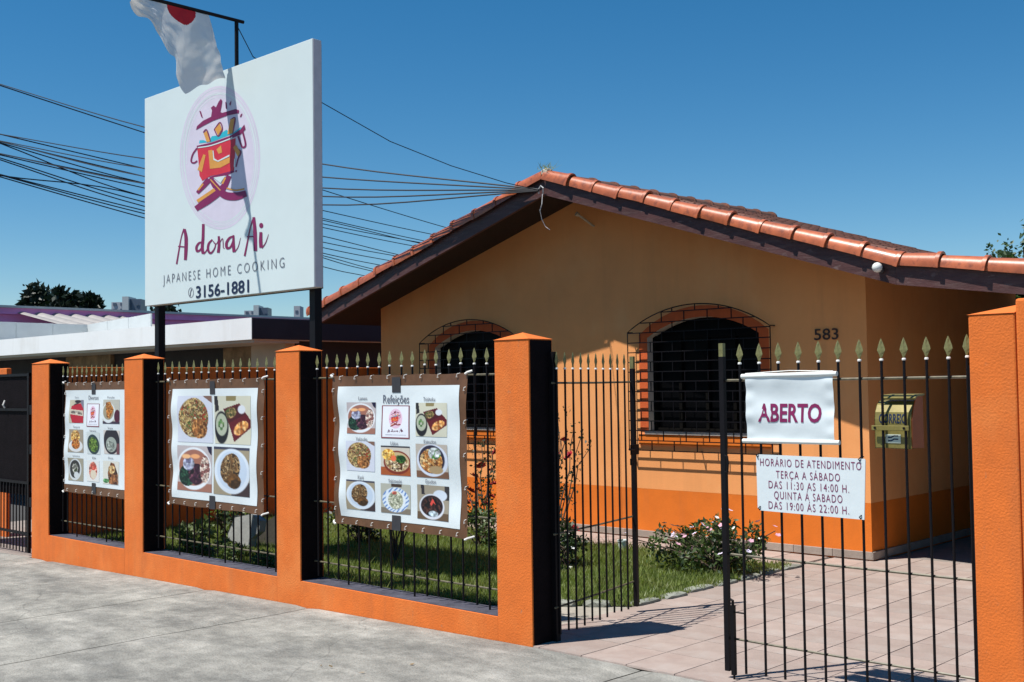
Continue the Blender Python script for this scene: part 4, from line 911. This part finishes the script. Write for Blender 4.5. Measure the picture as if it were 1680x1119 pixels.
for dz in (0, .016): a.prism([(-2.532,0,1.298+dz),(-2.515,0,1.298+dz),(-2.500,0,1.306+dz),(-2.480,0,1.306+dz),(-2.480,0,1.312+dz),(-2.502,0,1.312+dz),(-2.517,0,1.304+dz),(-2.532,0,1.304+dz)], (0,5.3135,0), (0,5.3148,0))
a.build('badge_mark', 'navy', mb_)

# ================================================================== plants
def leafquads(P, size, elong=2.0, upb=.3, r_=rng):
    n = len(P); D = r_.normal(size=(n, 3)); D[:, 2] += upb; D /= np.linalg.norm(D, axis=1)[:, None]
    S = np.cross(D, r_.normal(size=(n, 3))); S /= np.linalg.norm(S, axis=1)[:, None]; N_ = np.cross(D, S)
    L_ = size*r_.uniform(.6, 1.25, n)[:, None]; W_ = L_/elong
    V = np.stack([P, P+D*L_*.45+S*W_*.5+N_*W_*.12, P+D*L_, P+D*L_*.45-S*W_*.5+N_*W_*.12], 1).reshape(-1, 3)
    return V, np.arange(4*n).reshape(-1, 4)
def ptin(n, c, rad, clump=0, r_=rng):                       # points in an uneven ellipsoid, gathered into clumps
    c = np.array(c, float); rad = np.array(rad, float)
    if clump:
        C = r_.normal(size=(clump, 3)); C /= np.linalg.norm(C, axis=1)[:, None]; C *= r_.uniform(.25, 1, clump)[:, None]**.5
        P = C[r_.integers(0, clump, n)]+r_.normal(size=(n, 3))*.17
    else:
        P = r_.normal(size=(n, 3)); P /= np.linalg.norm(P, axis=1)[:, None]; P *= r_.uniform(0, 1, n)[:, None]**.4
    return c+P*rad
def petal_flower(mat, r, n=5, layers=1):
    m_ = MB()
    for l in range(layers):
        for k in range(n):
            a = 2*math.pi*(k+.5*l)/n; rr = r*(1-.3*l); d = Vector((math.cos(a), math.sin(a), .25+.5*l)); s_ = Vector((-math.sin(a), math.cos(a), 0))
            m_.add([Vector((0,0,.004*l)), d*rr*.6+s_*rr*.42, d*rr, d*rr*.6-s_*rr*.42], [(0,1,2,3)])
    me = m_.mesh('flower'); me.materials.append(mt[mat]); return me
FL = {'lil': petal_flower('lil', .026), 'pink': petal_flower('pinkp', .024), 'white': petal_flower('pwhite', .024), 'rose': petal_flower('rose', .052, 6, 3)}
def bush(name, label, cat, base, stems, leafsets, flowers=(), group=None):
    """stems: list of (points, r); leafsets: list of (name, V, T, mat); flowers: list of (kind, point)"""
    t = thing(name, label, cat, base, group); st = MB()
    for pts, r_ in stems: st.tube(pts, [r_*(1-.6*i/(len(pts)-1)) for i in range(len(pts))], 5)
    st.build('stems', 'bark', t)
    for nm, (V, T), mat_ in leafsets:
        o = link(nm, trimesh(nm, V-np.array(base), T), mat_, t, base)
    for kd, p in flowers:
        o = link('flower', FL[kd], None, t, tuple(p)); o.rotation_euler = (random.uniform(-.9, .5), random.uniform(-.5, .5), random.uniform(0, 6)); o.scale = (random.uniform(.8, 1.25),)*3
    return t
def fan(base, tips, k=4):
    out = []
    for tp in tips:
        b_ = Vector(base); e = Vector(tp); pts = [b_+(e-b_)*(i/k)+Vector((random.gauss(0, .02), random.gauss(0, .02), .05*math.sin(math.pi*i/k)))*(1 if 0 < i < k else 0) for i in range(k+1)]; out.append((pts, .009))
    return out
# flowering bush beside the path
pb = Vector((-5.33, 8.05, .016)); tips = [pb+Vector((random.uniform(-.72, .44), random.uniform(-.3, .3), random.uniform(.16, .50))) for _ in range(34)]
for t_ in tips: t_.z *= 1 if t_.x > -5.56 else .72
P = np.concatenate([ptin(60, t_-(t_-pb)*random.uniform(0, .45), (.085, .085, .085)) for t_ in tips]+[ptin(500, pb+Vector((-.1, 0, .13)), (.46, .30, .15), 14)])
P = P[P[:, 2] > .03]
fl_ = [(random.choice(['lil', 'lil', 'lil', 'pink', 'white']), t_+Vector((random.gauss(0, .03), -.03, .04))) for t_ in tips]+[(random.choice(['lil', 'pink']), t_+Vector((random.gauss(0, .07), -.06, random.uniform(-.06, .02)))) for t_ in tips[:14]]
bush('flowering_bush', 'leafy bush with lilac and white flowers at the lawn corner by the path', 'bush', pb, fan(pb, tips), [('foliage', leafquads(P[::2], .055, 2.1, .4), 'leaf'), ('foliage', leafquads(P[1::2], .05, 2.1, .4), 'leafd')], fl_)
# rose bushes by the house
def rose(label, pts, Y, base_px, nleaf, fpx):
    b_ = atZ(*base_px, .016); b_ = np.array([b_[0], b_[1], .016]); tips = [atY(x, y_, Y+random.uniform(-.15, .15)) for x, y_ in pts]
    st = fan(b_, tips, 5); P = []
    for pp_, _ in st:
        for i in range(1, len(pp_)):
            P.append(ptin(nleaf, pp_[i], (.055, .055, .075)))
    P = np.concatenate(P)
    bush('rose_bush', label, 'bush', b_, st, [('foliage', leafquads(P, .042, 1.7, .2), 'leafk')], [('rose', atY(x, y_, Y-.12)) for x, y_ in fpx], 'rose bushes along the house')
rose('tall rose bush with red blooms against the peach wall beside the open gate leaf', [(915,690),(928,676),(942,700),(955,712),(968,735),(920,720),(908,760),(935,770)], 8.45, (912,905), 9, [(934,748),(926,722),(910,742),(928,858),(941,868),(915,850)])
rose('rose bush crowded with red blooms in front of the left arched window', [(762,790),(778,740),(790,728),(806,735),(812,765),(800,790),(775,820),(808,825),(760,835)], 8.5, (795,893), 13, [(778,782),(785,803),(772,806),(806,772),(806,815),(813,742),(779,852),(797,828),(812,795),(766,825),(790,765)])
def shrub(name, label, base, rad, n, size, mat_, flowers=(), clump=10, hz=None, mat2=None, cat='shrub'):
    b_ = np.array(base, float); c = b_+np.array([0, 0, rad[2]*.95]); P = ptin(n, c, rad, clump); P = P[P[:, 2] > b_[2]+.01]
    tips = [ptin(1, c, rad)[0] for _ in range(8)]
    ls = [('foliage', leafquads(P[::2], size, 2.0, .4), mat_), ('foliage', leafquads(P[1::2], size, 2.0, .4), mat2 or mat_)]
    fl = [(kd, ptin(1, c, np.array(rad)*1.05)[0]) for kd in flowers]
    return bush(name, label, cat, tuple(b_), fan(b_, tips), ls, fl)
shrub('small_shrub', 'dark shrub dotted with white flowers on the lawn behind the open gate leaf', (-6.52, 7.5, .016), (.16, .16, .19), 700, .05, 'leafd', ['white']*16)
shrub('small_shrub', 'low bright green shrub at the lawn edge below the left window', (-8.0, 7.9, .016), (.26, .2, .18), 700, .05, 'leaf')
shrub('small_shrub', 'round dark green shrub on the lawn behind the Refeições banner', (-9.1, 7.3, .016), (.28, .25, .22), 1100, .045, 'leafd', mat2='leaft')
shrub('leafy_plant', 'pale broad leaved plant at the foot of the orange side wall', (-9.95, 5.95, .02), (.24, .16, .16), 320, .085, 'leafp', cat='plant')
shrub('leafy_plant', 'dark bushy plant with pale leaves beside the leaning grey slab', (-10.2, 6.45, .016), (.22, .2, .28), 300, .07, 'leafd', mat2='leafp', cat='plant')
for (x, lb, nx_) in ((-9.3, 'low green ground plants in front of the leaning grey slab', .34), (-8.35, 'low green ground plants behind the wall near the sign post', .40)):
    shrub('ground_plants', lb, (x, 5.86, .016), (nx_, .15, .085), 900, .05, 'leaf', mat2='leafp', cat='plant')
b_ = (-7.93, 6.78, .016); tips = [(-7.93+dx, 6.78+dy, .016+h_) for dx, dy, h_ in ((-.22,.0,.5),(-.1,.06,.62),(.02,-.03,.6),(.12,.05,.55),(.24,.0,.5),(-.16,-.05,.66),(.18,.06,.68),(.05,.1,.7))]
P = np.concatenate([ptin(55, t_, (.10, .10, .10)) for t_ in tips])
bush('twiggy_shrub', 'bare stemmed shrub fanning up from the lawn behind the Refeições banner', 'shrub', b_, fan(b_, tips), [('foliage', leafquads(P, .05, 2, .3), 'leafd')])
# leaning slabs
def px_slab(pts, Y, th, name, mat_, label, cat, lean=.12):
    Q = [atY(x, y_, Y) for x, y_ in pts]; z0 = min(q[2] for q in Q); Q = [np.array([q[0], q[1]+(q[2]-z0)*lean, q[2]-z0+.012]) for q in Q]
    o = MB().prism(Q, (0, 0, 0), (0, th, 0)).build(name, mat_, bevel=.006); return tag(o, label, cat)
px_slab([(375,893),(372,868),(380,842),(408,839),(423,849),(422,867),(411,878),(409,894)], 6.35, .06, 'stone_slab', 'slab', 'irregular pale grey stone slab leaning upright in the garden', 'slab')
px_slab([(412,897),(413,880),(426,866),(446,851),(458,846),(466,897)], 6.62, .07, 'stone_slab', 'slabd', 'dark brown stone slab leaning beside the pale grey slab', 'slab')
px_slab([(428,851),(427,822),(441,818),(458,815),(460,843),(440,849)], 6.9, .05, 'garden_board', 'slab', 'small grey board propped behind the dark brown slab', 'board', .2)
bk = thing('plant_pot', 'small pale plastic pot standing on the lawn edge near the skirting', 'pot', (-6.72, 8.54, .016))
MB().lathe([(.001,.0),(.038,0),(.046,.095),(.052,.096),(.052,.112),(.046,.113),(.042,.10),(.001,.098)], (-6.72, 8.54, .016), 16).build('pot', 'bucket', bk, smooth=False)
MB().lathe([(.001,.0),(.039,.0)], (-6.72, 8.54, .1145), 12).build('pot_soil', 'soil', bk)

# ================================================================== the neighbours
nh = thing('neighbour_house', 'low flat roofed house with a long white fascia and tan stone cladding', 'house', (-19, 11, -.3))
MB().box(-27, -12.80, 8.51, 16, 2.238, 2.524).build('roof_slab', 'fasciaw', nh)
MB().box(-12.7995, -12.79, 8.515, 16, 2.242, 2.520).build('shaded_fascia', 'fascia_shade', nh)  # slab's shaded side painted as a dark plate
MB().box(-27, -12.82, 8.56, 9.28, 2.200, 2.2375).build('soffit', 'cream', nh)
def nx_(px_): return atY(px_, 590, 9.3)[0]
MB().box(-27, -13.4, 9.36, 9.5, -.3, 2.20).build('front_wall', 'nshade', nh)  # dark opening under the slab painted as a near-black wall
MB().box(nx_(109), nx_(182), 9.29, 9.3595, -.3, 2.199).build('stone_cladding', 'cladding', nh)
MB().box(nx_(367), nx_(421.5), 9.29, 9.3595, -.3, 2.199).build('stone_cladding', 'cladding', nh)
MB().box(nx_(422), nx_(478), 9.20, 9.3595, -.3, 2.2365).build('corner_wall', 'cream', nh)
MB().box(-13.3, nx_(479), 9.36, 16, -.3, 2.2365).build('side_wall', 'fascia_shade', nh)  # side wall's shade is in its colour
rs_ = thing('roof_screen', 'pale sheet metal screen standing on the flat white roof', 'screen', (-20.7, 10.2, 2.525))
for i in range(3):
    y0_ = 8.62+.72*i; MB().box(-22.03, -22.0, y0_, y0_+.712, 2.525, 2.925-.004*i).build('sheet_panel', 'sheet', rs_)
for i in range(3):
    x0_ = -21.995+.84*i; MB().prism([(x0_, 0, 2.525), (x0_+.83, 0, 2.525), (x0_+.83, 0, 2.92+.03*(i+1)), (x0_, 0, 2.915+.03*i)], (0, 10.76, 0), (0, 10.79, 0)).build('sheet_panel', 'sheet', rs_)
pb_ = thing('purple_building', 'long low building with a purple fascia and a ribbed awning behind the flat roof', 'building', (-45, 24, -.6))
zt = atX(0, 505, -40)[2]; zb_ = atX(0, 513, -40)[2]
MB().box(-55, -40, 10, 29.5, -.6, zb_-.05).build('wall', 'purple', pb_)
MB().box(-55.2, -39.8, 9.8, 30, zb_-.049, zt).build('fascia', 'purple', pb_)
MB().box(-55.3, -39.7, 9.7, 30.1, zt+.001, zt+.08).build('coping', 'sheet', pb_)
aw = MB(); ys = np.linspace(atX(28, 518, -39.8)[1], atX(196, 522, -39.8)[1], 120); top_ = []; bot_ = []
for i, yv in enumerate(ys):
    bump = .34*abs(math.sin((yv-17.4)*math.pi/.62)); top_.append((-39.78, yv, zb_-.12+bump*.5)); bot_.append((-36.6, yv+.9, zb_-.86+bump*.5))
n = len(ys); aw.add(top_+bot_, [(i, i+1, n+i+1, n+i) for i in range(n-1)]); aw.build('awning', 'awning', pb_)
for yv in (18.5, 22, 26): MB().box(-36.7, -36.58, yv, yv+.1, -.6, zb_-.90).build('awning_post', 'iron', pb_)
# far towers
def tower(x0, x1, ytop, D, label, rows, cols, split=None):
    a = atD(x0, ytop, D); b_ = atD(x1, ytop, D); c = (a+b_)/2; wd_ = np.hypot(*(b_-a)[:2]); ht = c[2]
    t = thing('far_tower', label, 'building', (c[0], c[1], -.6)); ang = math.atan2(rt[1], rt[0])
    def part(nm, mat_, u0, u1, v0, v1, z0_, z1_):
        m_ = MB(); R_ = Matrix.Rotation(ang, 3, 'Z'); P_ = [R_ @ Vector((u, v, 0)) for u, v in ((u0, v0), (u1, v0), (u1, v1), (u0, v1))]
        m_.add([(c[0]+p.x, c[1]+p.y, z0_) for p in P_]+[(c[0]+p.x, c[1]+p.y, z1_) for p in P_], [(0,3,2,1),(4,5,6,7),(0,1,5,4),(1,2,6,5),(2,3,7,6),(3,0,4,7)]); return m_.build(nm, mat_, t)
    if split: part('wing', 'farwall', -wd_/2, -wd_/2+wd_*split, -2, 9, -.6, ht-1.6); part('core', 'sheet', -wd_/2+wd_*split, -wd_/2+wd_*(split+.22), -3.2, 9, -.6, ht+1.2); part('shaft', 'farwin', -wd_/2+wd_*(split+.22), wd_/2, -1, 9, -.6, ht)
    else: part('shaft', 'farwall', -wd_/2, wd_/2, 0, 9, -.6, ht)
    for i in range(rows):
        for j in range(cols):
            u = -wd_/2+wd_*(j+.25)/cols; part('window', 'farwin', u, u+wd_*.45/cols, -2.3 if split and j < cols*split else -1.3 if split else -.1, -1.2 if split else .05, ht-3.4-3*i, ht-2.0-3*i)
tower(185, 232, 491, 600, 'distant grey tower block with a pale stair core beside the dark trees', 2, 4, .4)
tower(402, 440, 505, 620, 'distant square tower block seen above the end of the white fascia', 2, 4, .42)
tower(482, 492, 502, 520, 'distant slender pale tower next to the tiled eave', 2, 1)
# trees
def tree(label, D, px_c, py_top, px_w, lobes, n, size, mat_, seed, name='tree', zc=.6):
    r_ = np.random.default_rng(seed); c = atD(px_c, py_top, D); base = (c[0], c[1], -.6); H_ = c[2]+.6; W_ = px_w/FPX*D
    t = thing(name, label, 'tree', base, None)
    MB().tube([base, (c[0]+.1, c[1], -.6+H_*.35), (c[0], c[1]+.1, -.6+H_*.7)], [W_*.05, W_*.04, W_*.02], 8).build('trunk', 'bark', t)
    br = MB()
    for k in range(7):
        a = k*.9+seed; br.tube([(c[0], c[1], -.6+H_*(.35+.05*k)), (c[0]+math.cos(a)*W_*.2, c[1]+math.sin(a)*W_*.2, -.6+H_*(.5+.05*k)), (c[0]+math.cos(a)*W_*.36, c[1]+math.sin(a)*W_*.36, -.6+H_*(.58+.05*k))], [W_*.02, W_*.014, W_*.006], 5)
    br.build('branches', 'bark', t)
    P = []
    for (u, v, ru, rv) in lobes:                             # in units of crown width and height from the top
        cc = np.array([c[0]+rt[0]*u*W_, c[1]+rt[1]*u*W_, c[2]-v*H_*zc]); P.append(ptin(n, cc, (ru*W_, ru*W_, rv*H_*zc), 26, r_))
    P = np.concatenate(P); o = link('crown', trimesh('crown', *(lambda q: (q[0]-np.array(base), q[1]))(leafquads(P, size, 1.7, .2, r_))), mat_, t, base); return t
tree('dark rounded tree behind the purple roof, the wider of the pair', 110, 115, 474, 90, [(-.1,.36,.34,.30),(.25,.42,.28,.28),(.0,.62,.45,.3),(.42,.62,.16,.16)], 5200, .75, 'leaft', 3)
tree('dark rounded tree behind the purple roof, touching the wider one', 112, 66, 477, 70, [(0,.36,.36,.32),(-.3,.6,.25,.22),(.2,.55,.36,.3)], 5200, .75, 'leaft', 5)
tree('low dark tree showing between the sign post and the purple roof', 130, 272, 503, 70, [(0,.4,.45,.32),(.25,.5,.25,.25)], 4000, .8, 'leaft', 8)
tree('green leafy tree rising behind the carport roof', 27, 1690, 366, 150, [(0,.3,.34,.28),(-.3,.48,.22,.18),(.3,.5,.3,.25),(0,.6,.42,.3)], 2600, .16, 'leafr', 12)
tree('small bushy tree top just clearing the glazed verge tiles', 29, 1640, 399, 60, [(0,.3,.45,.3),(0,.6,.5,.3)], 900, .14, 'leafr', 13)
# left neighbour's gate and wall
ng = thing('sheet_gate', 'black sheet metal gate of the neighbouring lot at the end of the orange wall', 'gate', (-13.2, 5.32, gz(-13.2)))
zg = gz(-13)
MB().box(-14.3, -12.16, 5.318, 5.324, zg+.62, 1.79).build('sheet', 'blackpaint', ng)
for z_ in (1.775, 1.40, .62, .08): MB().box(-14.3, -12.16, 5.300, 5.3175, z_-.014, z_+.014).build('rail', 'iron', ng)
for x in (-14.29, -12.18): MB().box(x-.02, x+.02, 5.296, 5.326, zg+.02, 1.795).build('stile', 'iron', ng)
for i in range(26): MB().box(-14.25+.08*i-.006, -14.25+.08*i+.006, 5.304, 5.314, zg+.02, .605).build('bar', 'iron', ng)
for z_ in (.42, .98, 1.40): MB().box(-12.158, -12.02, 5.30, 5.325, z_-.05, z_+.05).build('hinge_plate', 'iron', ng)
MB().tube([(-12.75,5.29,1.42),(-12.75,5.27,1.45),(-12.75,5.29,1.50)], .01, 6).build('latch', 'rope', ng)
xq = atY(11, 605, 5.9)[0]; o = MB().box(xq-.5, xq, 5.9, 5.96, -.3, atY(11, 604, 5.9)[2]).build('orange_pillar', 'orange', bevel=.01); tag(o, 'orange pillar top showing above the black sheet metal gate', 'pillar')
lw = thing('lavender_wall', 'lavender wall with orange bands behind the hinge side of the sheet metal gate', 'wall', (-13.3, 6.9, -.3))
MB().box(-15, -12.05, 6.85, 6.95, .38, 1.55).build('wall', 'lavender', lw); MB().box(-15, -12.05, 6.848, 6.952, 1.551, 1.70).build('top_band', 'orange', lw); MB().box(-15, -12.05, 6.848, 6.952, -.3, .379).build('bottom_band', 'orange', lw)
o = MB().add([(-16,5.166,-.21),(-12.03,5.166,-.145),(-12.03,8.5,-.13),(-16,8.5,-.19)], [(0,1,2,3)]).build('neighbour_yard', 'grout'); tag(o, kind='structure')

# ================================================================== wires
apex = atY(884, 312, 8.80)
def wire(pts, Ds, r, label, grp, end=None, sag=.0):
    Q = [atD(x, y_, D) for (x, y_), D in zip(pts, Ds)]
    d0 = (pts[1][1]-pts[0][1])/(pts[1][0]-pts[0][0]); Q = [atD(pts[0][0]-260, pts[0][1]-260*d0*1.03, Ds[0]*1.10)]+Q
    if end is not None: Q.append(np.array(end))
    # smooth through the points
    E_ = [2*Q[0]-Q[1]]+Q+[2*Q[-1]-Q[-2]]; out = []
    for i in range(1, len(E_)-2):
        for t in np.linspace(0, 1, 7, endpoint=False):
            a, b_, c, d = E_[i-1], E_[i], E_[i+1], E_[i+2]; out.append(.5*((2*b_)+(-a+c)*t+(2*a-5*b_+4*c-d)*t*t+(-a+3*b_-3*c+d)*t**3))
    out.append(Q[-1]); o = MB().tube(out, r, 5).build('overhead_wire', 'wire'); return tag(o, label, 'wire', grp)
LA = 'black service wire running over the garden to the hook at the gable peak'; GA = 'service wires tied to the gable hook'
DA = (20, 17, 14)
for k, p in enumerate([[(0,138),(235,208),(522,268)], [(0,220),(235,260),(522,290)], [(0,231),(235,276),(522,308)], [(0,232),(235,289),(522,322)], [(0,252),(235,301),(522,336)]]):
    wire(p, DA, .0085, LA, GA, end=apex+np.array([0, 0, .004*(2-k)]))
LB = 'thin black utility wire passing behind the tiled roof'; GB = 'utility wires passing behind the house'
DB = (30, 34, 42, 50)
for p in [[(0,140),(235,217),(524,310),(727,372)], [(0,220),(235,276),(524,344),(702,383)], [(0,232),(235,289),(524,357),(690,394)], [(0,234),(235,300),(524,360),(684,398)], [(0,252),(235,301),(524,366),(679,396)], [(0,254),(235,308),(524,372),(670,402)],
          [(0,235),(235,322),(524,386),(650,417)], [(0,259),(235,331),(524,396),(644,419)], [(0,262),(235,338),(524,405),(636,427)], [(0,286),(235,345),(524,414),(624,435)], [(0,287),(235,350),(524,418),(610,441)], [(0,288),(235,322),(524,421),(607,444)], [(0,290),(235,357),(524,436),(596,452)]]:
    (xa, ya), (xb, yb_) = p[2], p[3]; g_ = (yb_-ya)/(xb-xa); wire(p, DB, .0175, LB, GB, end=atD(xb+140, yb_+140*g_*.85, 57))
Q = [np.array([-8.6, SY+.128, 4.80])]
for x, y_, D in ((415,93,10.3),(522,165,10.8),(640,232,11.2),(740,272,11.5),(830,300,11.7)): Q.append(atD(x, y_, D))
Q.append(apex); o = MB().tube(Q, .0045, 5).build('overhead_wire', 'wire'); tag(o, 'thin sagging cord strung from the flag pole to the gable peak', 'wire')
# litter on the sidewalk
for i, (x, y_) in enumerate([(528,1098),(545,1103),(600,1112),(672,1100)]):
    p = atZ(x, y_, -.03); V, T = leafquads(np.array([[0, 0, .006]]), .05, 2.0, -.2, np.random.default_rng(i+3)); V[:, 2] = np.abs(V[:, 2])*.25+.004
    o = link('dry_leaf', trimesh('dry_leaf', V, T), 'cladding', None, (p[0], p[1], gz(p[0])+.002)); tag(o, 'small dry brown leaf lying on the concrete sidewalk', 'leaf', 'dry leaves on the sidewalk')
